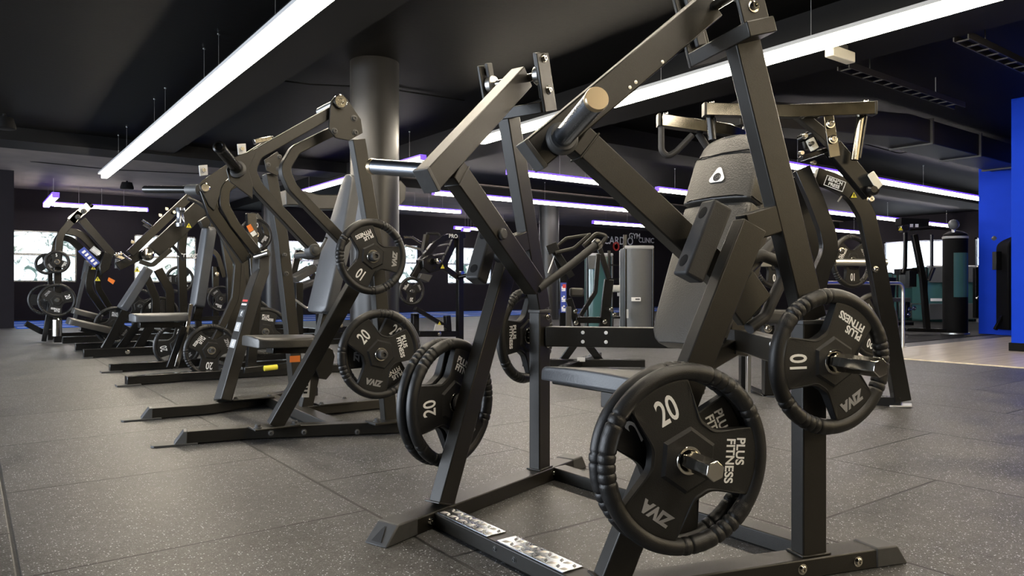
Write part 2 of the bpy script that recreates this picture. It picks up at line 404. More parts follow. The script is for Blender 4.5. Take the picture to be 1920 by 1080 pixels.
# suspended LED light bars -------------------------------------------------
def strip(label, p0, p1, m='led', wd=0.075, ht=0.055, wires=(), grp=None, name='led_light_bar'):
    p0 = V(p0); p1 = V(p1); d = (p1 - p0).normalized(); sd = V((0, 0, 1)).cross(d)
    r = empty(name, (p0 + p1) / 2, label, 'light', grp or 'suspended light bars')
    MB().sweep([p0 + V((0, 0, ht * .75)), p1 + V((0, 0, ht * .75))], (0, 0, 1), ht * 0.5, wd * (2.2 if m == 'led' else 1.3)).build('housing', 'label' if m == 'led' else 'ledhalo', r, 0.002)  # far bars: housing glows violet to hold the lens fringe
    MB().sweep([p0, p1], (0, 0, 1), ht, wd).build('diffuser', m, r, 0.004)
    if m != 'led':
        MB().sweep([p0 - d * .01, p0 + d * .02], (0, 0, 1), ht * 1.15, wd * 1.25).build('end_cap', 'ledhalo', r, 0.004)
        MB().sweep([p1 - d * .02, p1 + d * .01], (0, 0, 1), ht * 1.15, wd * 1.25).build('end_cap', 'ledhalo', r, 0.004)
    for t in wires:
        q = p0 + d * t + V((0, 0, ht))
        MB().tube([q, V((q.x, q.y, CEIL - .006))], 0.0022, 6).lathe([(0.012, 0), (0.012, 0.012)], (q.x, q.y, CEIL - .018), (0, 0, 1), 10).build('suspension_wire', 'steel', r, 0)
    return r
ZL = 2.6
strip('long warm white light bar running up the left side of the ceiling', (1.80, -3.0, ZL), (1.80, 13.6, ZL), 'led', .085, .06, (5.6, 6.0, 7.9, 8.3, 9.8, 10.3, 12.0, 12.6, 14.5, 15.2))
strip('long bright light bar crossing the ceiling at upper right', (5.15, -3.0, ZL), (5.15, 7.55, ZL), 'led', .085, .06, (4.4, 6.1, 7.6, 9.9))
strip('slanting light bar seen behind the top of the second machine', (5.15, 9.0, ZL), (5.15, 13.7, ZL), 'ledv', .075, .05, (0.4, 2.4, 4.3))
S = lambda lab, y, a, b, z=ZL, w_=.075, **k: strip(lab, (a, y, z), (b, y, z), 'ledv', w_, .06, (0.5, (b - a) / 2, b - a - .5), **k)
S('violet fringed light bar pointing at the blue pier on the right', 6.3, 9.6, 18.8)
S('upper violet fringed light bar seen between the two arms of the front machine', 9.3, 6.85, 9.0)
S('short violet fringed light bar just left of the front machine headrest', 9.3, 10.3, 12.6)
S('violet fringed light bar passing behind the right hand machine towards the cable station', 9.6, 15.6, 23.6)
S('longest middle violet fringed light bar, crossing behind the front machine', 12.2, 7.2, 12.75)
S('lower violet fringed light bar above the round topped weight tower at right', 12.5, 19.5, 23.8)
S('violet fringed light bar right of the first round column', 14.9, 7.8, 9.55)
S('violet fringed light bar above the grey weight stack in the middle', 15.0, 14.0, 16.7)
S('small violet fringed light bar over the window behind the glute machine', 18.9, 11.9, 13.1)
S('violet fringed light bar on the far left above the windows', 18.9, 1.5, 3.4)
strip('short bright light bar end at the far left corner', (1.42, 17.2, 2.62), (1.42, 19.4, 2.62), 'ledv', .1, .07, (0.5, 1.7))
for i, x in enumerate((9.2, 9.9, 10.6)):
    strip('tiny violet fringed lamp in the row beside the second column', (x + 2.6, 18.3, 2.5), (x + 2.85, 18.3, 2.5), 'ledv', .1, .07, (.1,), 'tiny lamps beside the second column', 'ceiling_lamp')
# ceiling services
def sbox(name, label, cat, x0, x1, y0, y1, z0, z1, m='duct', grp=None):
    return tag(MB().box(x0, x1, y0, y1, z0, z1).build(name, m, None, 0.006), label, cat, grp)
emer = empty('emergency_light', (5.9, 3.3, 2.74), 'small pale emergency light box under the beam below the right light bar', 'light')
MB().box(5.75, 6.1, 3.26, 3.34, 2.70, 2.79).build('lamp_cover', 'whiteplastic', emer, 0.008); MB().box(5.85, 6.0, 3.27, 3.33, 2.79, 2.83).build('mounting_plate', 'cap', emer, 0.003)
for i, (y, lab) in enumerate(((2.6, 'thin cable tray under the ceiling nearest the upper right corner'), (3.6, 'thin cable tray under the ceiling behind the right light bar'))):
    r = empty('cable_tray', (7.6, y, 2.86), lab, 'cable tray')
    MB().box(6.52, 9.0, y - .06, y - .05, 2.80, 2.86).box(6.52, 9.0, y + .05, y + .06, 2.80, 2.86).build('tray_rail', 'duct', r, 0)
    for k in range(12): MB().box(6.56 + k * .2, 6.58 + k * .2, y - .05, y + .05, 2.80, 2.81).build('tray_rung', 'duct', r, 0)
    for x in (7.0, 8.4): MB().tube([(x, y, 2.86), (x, y, CEIL)], .005, 6).build('hanger', 'steel', r, 0)
duct = empty('air_duct', (12, 4.6, 2.8), 'black square air duct crossing the ceiling above the handrail', 'duct')
MB().sweep([(7.2, 5.4, 2.8), (9.5, 4.6, 2.8), (13.3, 4.6, 2.8)], (0, 0, 1), 0.3, 0.5).build('duct_body', 'duct', duct, 0.01)
for x in (10, 11.5, 13): MB().box(x, x + .04, 4.32, 4.88, 2.63, 2.97).build('flange', 'cap', duct, 0.002)
duct2 = empty('air_duct', (12, 2.6, 2.85), 'second black air duct, nearer the blue pier at upper right', 'duct')
MB().sweep([(6.6, 1.4, 2.86), (8.2, 2.2, 2.86), (9.9, 2.2, 2.86)], (0, 0, 1), 0.26, 0.45).build('duct_body', 'duct', duct2, 0.01)
MB().box(9.0, 9.04, 1.95, 2.45, 2.70, 2.99).build('flange', 'cap', duct2, 0.002)
def speaker(px, py, label):
    p = at(px, py, Z=2.92)
    r = empty('ceiling_speaker', (p.x, p.y, CEIL), label, 'speaker')
    MB().lathe([(.10, -.05), (.13, -.15), (.13, -.19), (.11, -.2)], (p.x, p.y, CEIL), (0, 0, 1), 24).build('speaker_body', 'beam', r, 0)
    MB().lathe([(.02, 0), (.02, -.06)], (p.x, p.y, CEIL), (0, 0, 1), 10).build('stem', 'beam', r, 0)
speaker(8, 232, 'black round ceiling fixture at the far left edge')
speaker(238, 349, 'black round ceiling fixture beside the end of the long left light bar')
# loose cables
def cable(label, pts):
    tag(MB().tube(fillet(pts, 0.3, 5), 0.008, 6).build('ceiling_cable', 'beam', None, 0), label, 'cable')
cable('thin black cable clipped across the ceiling behind the top of the second machine', [(2.66, 7.9, 3.03), (3.0, 7.7, 2.99), (3.7, 7.5, 3.03), (4.8, 7.4, 3.03)])
cable('black cable running along the ceiling edge over the far left windows', [(0.9, 15.6, 3.03), (2.2, 15.4, 2.98), (3.9, 15.2, 3.03), (5.4, 15.0, 3.0)])
cable('black cable loops hanging from the ceiling at right above the pale end block', [(9.8, 6.2, 3.03), (10.3, 6.0, 2.88), (11.0, 5.8, 3.0), (11.6, 5.5, 2.86), (12.4, 5.3, 3.03)])
# ------------------------------------------------------------------ weight plates (three hand holes, raised hexagonal hub, ribbed rim grips)
def plate_meshes(Rr):
    rt = 0.0205; rc = Rr - rt; ht = 0.019
    me = {}
    mb = MB(); NA, NS = 300, 14; vs = []; fs = []
    for i in range(NA):
        a = 2 * math.pi * i / NA; deg = math.degrees(a) % 120.0
        g = 0.0
        if 32 < deg < 88:
            ph = (deg - 32) / 56 * 9; fr = ph - math.floor(ph)
            g = -0.0022 if fr < 0.13 else 0.0006 + 0.0006 * math.sin(math.pi * fr)
        for k in range(NS):
            b = 2 * math.pi * k / NS; ra = rt + g; rz = ht + g * .8
            r = rc + ra * math.cos(b); vs.append((r * math.cos(a), r * math.sin(a), rz * math.sin(b)))
    for i in range(NA):
        for k in range(NS):
            a = i * NS + k; b = i * NS + (k + 1) % NS; i2 = ((i + 1) % NA) * NS
            fs.append((a, b, i2 + (k + 1) % NS, i2 + k))
    mb.add(vs, fs); me['rim'] = mb
    # spider: polar shell whose outer edge dips for the hand holes (centred at 60,180,300 deg; spokes at 0,120,240)
    N = 240; w = MB(); ri = rc - rt * .55
    def hexr(a, r): 
        q = (a + R(30)) % R(60) - R(30); return r / math.cos(q) if abs(q) < R(60) else r
    rings = []
    rad = []
    for i in range(N):
        a = 2 * math.pi * i / N; dg = (math.degrees(a) % 120) - 60; x = abs(dg) / 35.0
        if x < 1: f = ri * (0.50 + 0.50 * x ** 3.2) 
        else: f = ri
        hx = hexr(a, Rr * .305); hx2 = hexr(a, Rr * .27)
        f = max(f, hx + 0.006)
        lip = max(0.0, min(1.0, (1.02 - x) * 3))
        zf = 0.0115 + 0.003 * lip
        rad.append([(0.027, .0185), (hx2, .0185), (hx, 0.0115 + .001), ((hx + f) / 2, 0.0115), (f - 0.010 if f - 0.010 > hx else hx + .001, 0.0115), (f - 0.007 if f - .007 > hx else hx + .002, zf), (f, zf - .002)])
    m_ = len(rad[0]); vs = []; fs = []
    for sgn in (1, -1):
        for i in range(N):
            a = 2 * math.pi * i / N
            for r, z in rad[i]: vs.append((r * math.cos(a), r * math.sin(a), z * sgn))
    for i in range(N):
        j = (i + 1) % N
        for k in range(m_ - 1):
            fs.append((i * m_ + k, i * m_ + k + 1, j * m_ + k + 1, j * m_ + k))
            o = N * m_; fs.append((o + i * m_ + k, o + j * m_ + k, o + j * m_ + k + 1, o + i * m_ + k + 1))
        o = N * m_
        fs.append((i * m_ + m_ - 1, o + i * m_ + m_ - 1, o + j * m_ + m_ - 1, j * m_ + m_ - 1))
        fs.append((i * m_, j * m_, o + j * m_, o + i * m_))
    w.add(vs, fs); me['spider'] = w
    me['ring'] = MB().lathe([(.0255, -.0195), (.0325, -.0195), (.0335, -.0185), (.0335, .0190), (.0325, .0205), (.0275, .0205), (.0255, .0190), (.0255, -.0195)], (0, 0, 0), (0, 0, 1), 36)
    return me
_pl = {}
def plate_proto(num, Rr, letters=True, inward=False):
    key = (num, Rr, letters, inward)
    if key in _pl: return _pl[key]
    me = plate_meshes(Rr); out = []
    def mk(n, mb, m, b=0, ang=30):
        o = mb.build(n, m, None, b, ang=ang); me_ = o.data; D.objects.remove(o); out.append((n, me_, Matrix.Identity(4)))
    mk('grip_rim', me['rim'], 'rim', ang=55); mk('spoked_disc', me['spider'], 'plate', ang=25); mk('centre_ring', me['ring'], 'chrome')
    s = Rr / 0.225
    def tx(n, body, size, m, ang, r, up_out=True, z=0.0118, **k):
        mesh = text_mesh(body, size * s, extrude=0.0005, **k).copy(); mesh.materials.append(M[m]) if not mesh.materials else None
        mesh.materials.clear(); mesh.materials.append(M[m])
        a = R(ang); up = V((math.cos(a), math.sin(a), 0)); o = up * r * s
        if not up_out: up = -up
        x = V((up.y, -up.x, 0)); mt = Matrix((x, up, V((0, 0, 1)))).transposed().to_4x4(); mt.translation = o + V((0, 0, z)); out.append((n, mesh, mt))
    if letters:
        # outer two fifths of each spoke is clear of the hub
        tx('weight_number', num, .086, 'white', 120, .128, bold=.0012, sx=.66)
        sg = -1 if inward else 1
        tx('club_lettering', 'PLUS', .033, 'white', 0, .128 + .014 * sg, not inward, bold=.0008, sx=.92)
        tx('club_lettering', 'FITNESS', .033, 'white', 0, .128 - .014 * sg, not inward, bold=.0008, sx=.92)
        # PLUS is set flush left with FITNESS
        out[-2][2].translation = out[-2][2].translation + V((0, (.023 if not inward else -.023) * s, 0))
        tx('maker_lettering', 'ZIVA', .040, 'grey', 240, .142, bold=.0022, sx=1.0, shear=.15)
    _pl[key] = out
    return out
def plate(label, num, Rr, pos, normal, roll, grp, inward=False, letters=True):
    """normal = lettered side; roll = photo angle of the number spoke, degrees anticlockwise from right seen from the lettered side"""
    n = V(normal).normalized(); up = (V((0, 0, 1)) - n * n.z).normalized(); right = up.cross(n)
    m = Matrix((right, up, n)).transposed().to_4x4() @ Matrix.Rotation(R(roll - 120), 4, 'Z'); m.translation = V(pos)
    r = empty('weight_plate', (0, 0, 0), label, 'weight plate', grp or 'rubber grip weight plates on the machines'); r.matrix_world = m
    for nme, mesh, lm in plate_proto(num, Rr, letters, inward):
        o = D.objects.new(nme, mesh); col.objects.link(o); o.parent = r; o.matrix_basis = lm
    return r
# ------------------------------------------------------------------ machine 1: the plate-loaded press in the foreground
class Side:
    """a splayed side frame: p runs back along the side, q inward from its outer face, z up"""
    def __init__(s, sg, x1, y0, half, th):
        s.sg = sg; s.e = V((math.cos(th), sg * math.sin(th), 0)); s.n = V((-math.sin(th), sg * math.cos(th), 0)); s.o = V((x1, y0 + sg * half, 0))
    def __call__(s, p, q, z): return s.o + s.e * p - s.n * q + V((0, 0, z))
m1 = empty('chest_press_machine', (1.6, 1.69, 0), 'large black plate-loaded press machine filling the right foreground, badge on its backrest', 'gym machine')
SN = Side(-1, 1.1, 1.69, .387, R(17.9)); SF = Side(1, 1.1, 1.69, .387, R(17.9))
def bolt(mb, p, ax, r=.010, h_=.008):
    mb.lathe([(r * 1.45, 0), (r * 1.45, h_ * .25), (r, h_ * .3), (r, h_ * .9), (r * .8, h_ * 1.1), (r * .45, h_ * 1.1), (r * .4, h_ * .6)], p, ax, 12)
def bolts(lst, parent, m='chrome', r=.010, h_=.008):
    for p, ax in lst:
        mb = MB(); bolt(mb, V(p), V(ax), r, h_); mb.build('bolt', m, parent, 0)
UP = V((0, 0, 1))
for S_ in (SN, SF):
    e, n = S_.e, S_.n
    MB().sweep([S_(-.02, .04, .026), S_(.96, .04, .026)], UP, .052, .08).build('base_beam', 'paint', m1, .004)
    # rubber end caps
    q0, q1 = -.003, .083
    c = MB(); P = lambda p, q, z: S_(p, q, z)
    c.hexa([P(-.145, q0 - .004, 0), P(.0, q0, 0), P(.0, q1, 0), P(-.145, q1 + .004, 0), P(-.088, q0, .056), P(.0, q0, .056), P(.0, q1, .056), P(-.088, q1, .056)])
    fc = c.build('foot_cap', 'cap', m1, .005)
    # dark triangular moulding on the sloping face
    def sl(u, v, lift=0.0):   # u across, v up the slope
        a = P(-.145, q0 - .004, 0).lerp(P(-.145, q1 + .004, 0), u); b = P(-.088, q0, .056).lerp(P(-.088, q1, .056), u); return a.lerp(b, v) + (UP * .7 - e) .normalized() * lift
    MB().extr([sl(.28, .16, .0025), sl(.72, .16, .0025), sl(.58, .66, .0025), sl(.5, .82, .0025), sl(.42, .66, .0025)], (UP * .7 - e).normalized() * .0012).build('cap_recess', 'rubber', fc, 0)
    c = MB().hexa([P(.948, q0, 0), P(1.06, q0, 0), P(1.06, q1, 0), P(.948, q1, 0), P(.948, q0, .056), P(1.022, q0, .056), P(1.022, q1, .056), P(.948, q1, .056)])
    c.build('foot_cap', 'cap', m1, .005)
    # rear upright and its weld collar
    MB().sweep([S_(.755, .04, .052), S_(.755, .04, .675)], n, .050, .078).build('rear_upright', 'paint', m1, .004)
    MB().sweep([S_(.755, .04, .052), S_(.755, .04, .058)], n, .066, .094).build('weld_collar', 'paint', m1, .002)
    MB().sweep([S_(.755, .04, .672), S_(.755, .04, .684)], n, .056, .084).build('upright_cap', 'cap', m1, .002)
    # leaning post
    MB().sweep([S_(.758, .04, .684), S_(.538, .04, 1.425)], n, .050, .078).build('leaning_post', 'paint', m1, .004)
    # front leg and its connecting tube
    MB().sweep([S_(.158, .04, .05), S_(.565, .04, .935)], n, .050, .078).build('front_leg', 'paint', m1, .004)
    MB().sweep([S_(.158, .04, .052), S_(.160, .04, .058)], n, .064, .100).build('weld_collar', 'paint', m1, .002)
    MB().sweep([S_(.545, .04, .925), S_(.665, .04, .960)], n, .048, .074).build('link_tube', 'paint', m1, .004)
    # rubber stop on the leg
    d = (S_(.565, 0, .935) - S_(.158, 0, .05)).normalized(); fw = -(e - d * e.dot(d)).normalized()
    b0 = S_(.378, .012, .760); b1 = S_(.458, .012, .952)
    blk = MB()
    cb = [b0 + fw * .048, b1 + fw * .048]
    blk.sweep([S_(.405, .022, .775) + fw * .043, S_(.492, .022, .965) + fw * .043], n, .062, .060)
    st = blk.build('rubber_stop', 'rubber', m1, .008, 3)
    for t in (.18, .82):
        o = (S_(.405, .022, .775) + fw * .043).lerp(S_(.492, .022, .965) + fw * .043, t) + fw * .0292
        MB().lathe([(.0165, 0), (.0165, .0015), (.014, .0018)], o, fw, 18).build('bolt_hole', 'beam', st, 0)
    # top bracket with two upright ears and the pivot shaft between bearings
    pd = (S_(.538, .04, 1.425) - S_(.758, .04, .684)).normalized(); pf = e - pd * e.dot(pd); pf.normalize()
    bc = S_(.535, .04, 1.425)
    MB().sweep([bc + n * .09, bc - n * .175], pd, .040, .085).build('top_bracket', 'paint', m1, .003)
    for q_ in (.070, -.185):
        c0 = bc - n * 0 + n * q_
        MB().sweep([c0 - pd * .02, c0 + pd * .185], n, .012, .080).build('bracket_ear', 'paint', m1, .003)
        sgq = 1 if q_ > 0 else -1
        bolts([(c0 + pd * .165 + n * .006 * sgq, n * sgq), (c0 + pd * .055 + n * .006 * sgq, n * sgq), (c0 + pd * .165 - n * .006 * sgq, -n * sgq), (c0 + pd * .055 - n * .006 * sgq, -n * sgq)], m1, 'chrome', .011, .010)
        MB().lathe([(.030, -.014), (.034, -.010), (.034, .010), (.030, .014)], c0 + pd * .11 - n * .022 * sgq, n, 24).build('bearing', 'steel', m1, .001)
        MB().sweep([c0 + pd * .03 - n * .020 * sgq, c0 + pd * .19 - n * .020 * sgq], n, .016, .032).build('bearing_block', 'cap', m1, .004)
    sh = bc + pd * .11
    MB().tube([sh + n * .066, sh - n * .181], .015, 18).build('pivot_shaft', 'chrome', m1, 0)
    # lever arm: long upper tube, return tube, load sleeve, grip
    ad = V(S_(.762, 0, .648) - S_(0, 0, 0)).normalized()
    a0 = S_(-.012, .13, 1.100); a1 = S_(.500, .13, 1.535)
    arm = MB().sweep([a0, a1], n, .058, .080).build('upper_arm_tube', 'paint', m1, .004)
    MB().sweep([a0 - ad * .008, a0 + ad * .006], n, .062, .084).build('arm_end_cap', 'cap', m1, .002)
    l0 = S_(.108, .13, 1.148); l1 = S_(.578, .13, .775)
    ld = (l1 - l0).normalized()
    MB().sweep([l0, l1], n, .056, .078).build('lower_arm_tube', 'paint', m1, .004)
    MB().sweep([l0 + ld * .028 , l0 + ld * .034], n, .062, .086).build('weld_bead', 'paint', m1, .002)
    bolts([(S_(.16 + .0, .100, 1.235), n), (S_(.245, .100, 1.285), n), (S_(.262, .100, 1.30), n), (S_(.34, .100, 1.36), n)], m1, 'steel', .0032, .002)
    hb = S_(.055, .100, 1.140); hd = (n * .93 + UP * .13 - e * .09).normalized()
    MB().lathe([(.042, -.004), (.042, .006), (.036, .012), (.034, .020)], hb, hd, 28).build('sleeve_flange', 'cap', m1, .001)
    MB().lathe([(.026, 0), (.026, .245), (.025, .250)], hb, hd, 28).build('load_sleeve', 'darksteel', m1, 0)
    MB().lathe([(.0255, .246), (.0270, .248), (.0270, .258), (.0255, .262)], hb, hd, 28).build('sleeve_end_cap', 'brushed', m1, 0)
    # stop pin, and knob on the inner face
    sp = S_(.435, .100, .885)
    MB().lathe([(.024, -.012), (.024, .030), (.020, .036)], sp, n, 20).build('stop_pin', 'rubber', m1, .001)
    MB().lathe([(.020, 0), (.020, .010), (.016, .014)], S_(.335, .158, .955), -n, 20).build('pivot_knob', 'cap', m1, .001)
    # curved grip below the end of the arm
    gp = [S_(.575, .15, .765), S_(.618, .16, .790), S_(.70, .195, .842), S_(.845, .25, .942)]
    gr = MB().tube(fillet(gp, .03, 6), .0155, 16).build('grip_bar', 'rubber', m1, 0)
    gd = (V(gp[-1]) - V(gp[-2])).normalized()
    MB().lathe([(.0190, -.012), (.0215, -.008), (.0215, .008), (.015, .013), (.012, .012)], gp[-1], gd, 22).build('grip_end_cap', 'chrome', gr, 0)
    if S_ is SN:
        lp_ = fillet([S_(.62, .165, .835), S_(.70, .17, .865), S_(.775, .18, .845), S_(.785, .18, .80), S_(.72, .18, .685), S_(.66, .17, .655)], .035, 6)
        MB().tube(lp_, .017, 14).build('grip_loop', 'rubber', m1, 0)
        MB().sweep([S_(.60, .17, .70), S_(.70, .18, .785)], n, .03, .10).build('grip_bracket', 'paint', m1, .004)
    # storage pins
    for (p_, z_, L_, rot) in ((.292, .368, .235, 0), (.765, .577, .225, 0)):
        o = S_(p_, .016, z_)
        MB().lathe([(.034, 0), (.034, .010), (.026, .014)], o, n, 20).build('pin_flange', 'cap', m1, .001)
        u = (e * 1 + UP * .35).normalized(); u2 = n.cross(u)
        h = .0225; cs = [u * h, (u + u2 * 1.73) * h / 2, (-u + u2 * 1.73) * h / 2, -u * h, (-u - u2 * 1.73) * h / 2, (u - u2 * 1.73) * h / 2]
        k_ = MB().extr([o + c_ * 1.08 for c_ in cs], n * (L_ - .012)); k_.build('storage_pin', 'chrome', m1, .002)
    # bolts
    lst = [(S_(.70, 0, .028), n), (S_(.885, 0, .026), n)]
    if S_ is SF: lst = [(S_(.06, .08, .028), -n), (S_(.80, .08, .028), -n)]
    bolts(lst, m1, 'chrome', .010, .007)
# bolts on the far leg and upright (their inner faces are seen)
bolts([(at(898, 725, Y=2.16), -SF.n), (at(882, 789, Y=2.14), -SF.n), (SF(.775, .066, .655), -SF.n), (SF(.775, .066, .545), -SF.n)], m1, 'chrome', .010, .008)
# crossbeams of the base
MB().box(1.20, 1.275, 1.31, 2.07, .002, .050).build('front_crossbeam', 'paint', m1, .004)
MB().box(1.885, 1.955, 1.12, 2.26, .002, .050).build('rear_crossbeam', 'paint', m1, .004)
bolts([(V((1.2, 1.60, .026)), (-1, 0, 0)), (V((1.2, 1.69, .03)), (-1, 0, 0))], m1, 'cap', .006, .004)
M['white_metal'] = mat('bright_aluminium', (0.9, 0.88, 0.84), 0.35, metal=1.0)
# aluminium tread plates with raised lozenges on the front crossbeam
for (ya, yb) in ((1.735, 2.015), (1.40, 1.69)):
    t = MB().box(1.203, 1.272, ya, yb, .050, .0535)
    tp = t.build('tread_plate', 'darksteel', m1, .001)
    k = MB(); y = ya + .014; row = 0
    while y < yb - .006:
        for j in range(2):
            cx = 1.221 + j * .034; a = R(45 if (row + j) % 2 else -45); du = V((math.cos(a), math.sin(a), 0)); dv = V((-du.y, du.x, 0)); c = V((cx, y, .0535))
            k.add([c + du * .016, c + dv * .006, c - du * .016, c - dv * .006, c + UP * .0045], [(0, 1, 4), (1, 2, 4), (2, 3, 4), (3, 0, 4)])
        y += .025; row += 1
    k.build('tread_pattern', 'white_metal', tp, 0)
# rear V frame, notch plate and backrest support
apx = V((2.32, 1.69, .58))
for S_, nm in ((SF, 'f'), (SN, 'n')):
    s0 = S_(.765, .064, .578); 
    MB().sweep([s0, apx], UP, .078, .05).build('seat_frame_beam', 'paint', m1, .004)
    d_ = (apx - s0).normalized(); nn = UP.cross(d_) * (-1 if S_ is SN else 1); nn = -nn if nn.x > 0 else nn
    bolts([(s0 + d_ * a + UP * b + nn * .025, nn) for a in (.15, .24) for b in (-.018, .018)], m1, 'white', .005, .002)
MB().sweep([V((2.30, 1.69, .52)), V((2.34, 1.69, .75)), V((2.52, 1.69, 1.25))], (0, 1, 0), .06, .08).build('back_support', 'paint', m1, .004)
MB().extr([at(1372, 618, Y=1.62), at(1428, 622, Y=1.62), at(1384, 580, Y=1.62), at(1376, 582, Y=1.62)], (0, .008, 0)).build('notch_plate', 'paint', m1, .001)
# backrest
bt = V((2.30, 1.69, 1.365)); bb = V((1.985, 1.69, .575)); bd = (bt - bb).normalized(); bn = V((bd.z, 0, -bd.x)); 
def pad_mesh(bb, bd, wv, bn, prof, thick, crown=.012):
    """prof = [(t along, half width)]; padded front with a soft crown"""
    mb = MB(); rings = []
    for t, hw in prof:
        ring = []
        for u, dz in ((-1, -thick), (-1, -.010), (-.93, 0), (-.5, crown * .7), (0, crown), (.5, crown * .7), (.93, 0), (1, -.010), (1, -thick)):
            ring.append(bb + bd * t + wv * (u * hw) - bn * dz * 1.0)
        rings.append(ring)
    k = len(rings[0]); vs = [p for r in rings for p in r]; fs = []
    for i in range(len(rings) - 1):
        for j in range(k): a = i * k + j; b = i * k + (j + 1) % k; fs.append((a, b, b + k, a + k))
    fs.append(tuple(range(k))); fs.append(tuple((len(rings) - 1) * k + j for j in range(k)))
    return mb.add(vs, fs)
Lb = (bt - bb).length; wy = V((0, 1, 0))
prof = [(0, .100), (.02, .128), (.05, .145), (.12, .152), (.30, .153), (.50, .150), (.535, .149)]
bk = pad_mesh(bb, bd, wy, bn, prof, .062).build('backrest', 'pad', m1, .004, 2, 40)
MB().sweep([bb + bd * .03 + bn * .052, bb + bd * .53 + bn * .052], wy, .29, .012).build('piping', 'gloss', bk, .003)
prof = [(.525, .153), (.535, .158), (.60, .157), (.62, .155), (.632, .152)]
prof2 = [(.632, .150), (.70, .146), (.76, .138), (.80, .122), (.83, .095), (.848, .06)]
hr = pad_mesh(bb - bn * .012, bd, wy, bn, [(.545, .148), (.553, .1515), (.725, .1475), (.735, .144)], .074, .014).build('headrest_cover', 'pad', m1, .006, 3, 40)
tp_ = pad_mesh(bb - bn * .004, bd, wy, bn, [(.725, .143), (.755, .140), (.782, .131), (.799, .115), (.809, .095), (.814, .07)], .066, .014).build('headrest_top', 'pad', m1, .005, 3, 40)
for t in (.553, .733): 
    MB().tube([bb + bd * t + wy * .152 + bn * .0, bb + bd * t + wy * .1 - bn * .024, bb + bd * t - bn * .0285, bb + bd * t - wy * .1 - bn * .024, bb + bd * t - wy * .152 + bn * 0, bb + bd * t - wy * .152 + bn * .06], .0028, 8).build('seam', 'gloss', hr, 0)
# white three-cornered badge on the headrest
bc_ = bb + bd * .640 - bn * .0275; rt_ = -wy
badge = MB(); pts = []
for j in range(3):
    ca = R(90 + 120 * j); cc = V((math.cos(ca), math.sin(ca), 0)) * .024
    for k in range(7):
        a = ca + R(-60 + 20 * k); pts.append(bc_ + rt_ * (cc.x + .012 * math.cos(a)) + bd * (cc.y + .012 * math.sin(a) - .002))
badge.extr(pts, -bn * .002); bg = badge.build('badge', 'white', hr, 0)
MB().lathe([(.0135, 0), (.0135, .001), (.0165, .001), (.0165, 0)], bc_ - bn * .002 - bd * .006, -bn, 28).build('badge_ring', 'rubber', bg, 0)
put_text('G', .020, 'rubber', frame(bc_ - bn * .0028 - bd * .006, rt_, bd), bg, 'badge_letter', bold=.0008)
# seat
sc_ = V((1.55, 1.70, .507))
sp_ = pad_mesh(sc_ , V((1, 0, -.09)).normalized(), wy, V((-.09, 0, -1)).normalized(), [(0, .205), (.012, .226), (.05, .232), (.30, .215), (.34, .20), (.36, .17)], .046, .006)
st_ = sp_.build('seat', 'greylit', m1, .006, 3, 40)
MB().box(1.575, 1.88, 1.49, 1.89, .447, .460).build('seat_board', 'gloss', st_, .004)
MB().sweep([V((1.62, 1.60, .420)), V((1.93, 1.69, .42))], UP, .05, .16).build('seat_bracket', 'paint', m1, .003)
MB().sweep([V((1.86, 1.69, .42)), V((2.28, 1.69, .55))], UP, .06, .05).build('seat_arm', 'paint', m1, .004)
MB().lathe([(.008, 0), (.008, .006)], V((1.62, 1.66, .437)), (-1, 0, 0), 12).build('bolt', 'steel', m1, 0)
# plates on its storage pins
g1 = 'grip plates stored on the foreground machine'
def sp1(lab, num, r, S_, p, z, dist, roll, **k): 
    plate(lab, num, r, S_(p, .016, z) + S_.n * dist, (-SN.n if False else (SN.n if S_ is SN else -S_.n)), roll, None, **k)
sp1('big 20 plate facing us low on the front machine, outer of the pair', '20', .225, SN, .292, .368, .100, 115)
sp1('20 plate half hidden behind the outer one on the near front leg', '20', .225, SN, .292, .368, .055, 142)
sp1('10 plate on the long bright pin at the right of the front machine', '10', .192, SN, .765, .577, .045, 180, inward=True)
sp1('ribbed 20 plate hanging left of the far front leg, the one nearer that leg', '20', .225, SF, .292, .368, .042, 182)
sp1('ribbed 20 plate hanging left of the far front leg, the one furthest left', '20', .225, SF, .292, .368, .087, 182)
sp1('10 plate seen edge on behind the far rear upright of the front machine', '10', .192, SF, .765, .577, .05, 300, inward=True)
# ------------------------------------------------------------------ shared little builders for the machines of the row
NY = V((0, 1, 0))
def pth(pts, Y, r=.06, seg=6): return fillet([at(x, y, Y=Y) for x, y in pts], r, seg)
def flat(pts, Y, th=.012): return MB().extr([at(x, y, Y=Y) for x, y in pts], (0, th, 0))
def rect(pts, Y, parent, name='frame_tube', m='paint', wn=.05, wo=.075, r=.06, bevel=.004):
    return MB().sweep(pth(pts, Y, r), NY, wn, wo).build(name, m, parent, bevel)
def rnd(pts, Y, parent, name='handle_bar', m='rubber', rad=.016, r=.05):
    return MB().tube(pth(pts, Y, r), rad, 12).build(name, m, parent, 0)
def warn(px, py, Y, parent, s=.022):
    c = at(px, py, Y=Y); x = V((1, 0, 0)); t = MB().extr([c + V((-s, 0, -s * .8)), c + V((s, 0, -s * .8)), c + V((0, 0, s))], (0, -.0015, 0)).build('warning_label', 'yellow', parent, 0)
    MB().extr([c + V((-s * .12, -.002, -s * .5)), c + V((s * .12, -.002, -s * .5)), c + V((s * .16, -.002, s * .35)), c + V((-s * .16, -.002, s * .35))], (0, -.0008, 0)).build('warning_mark', 'beam', t, 0)
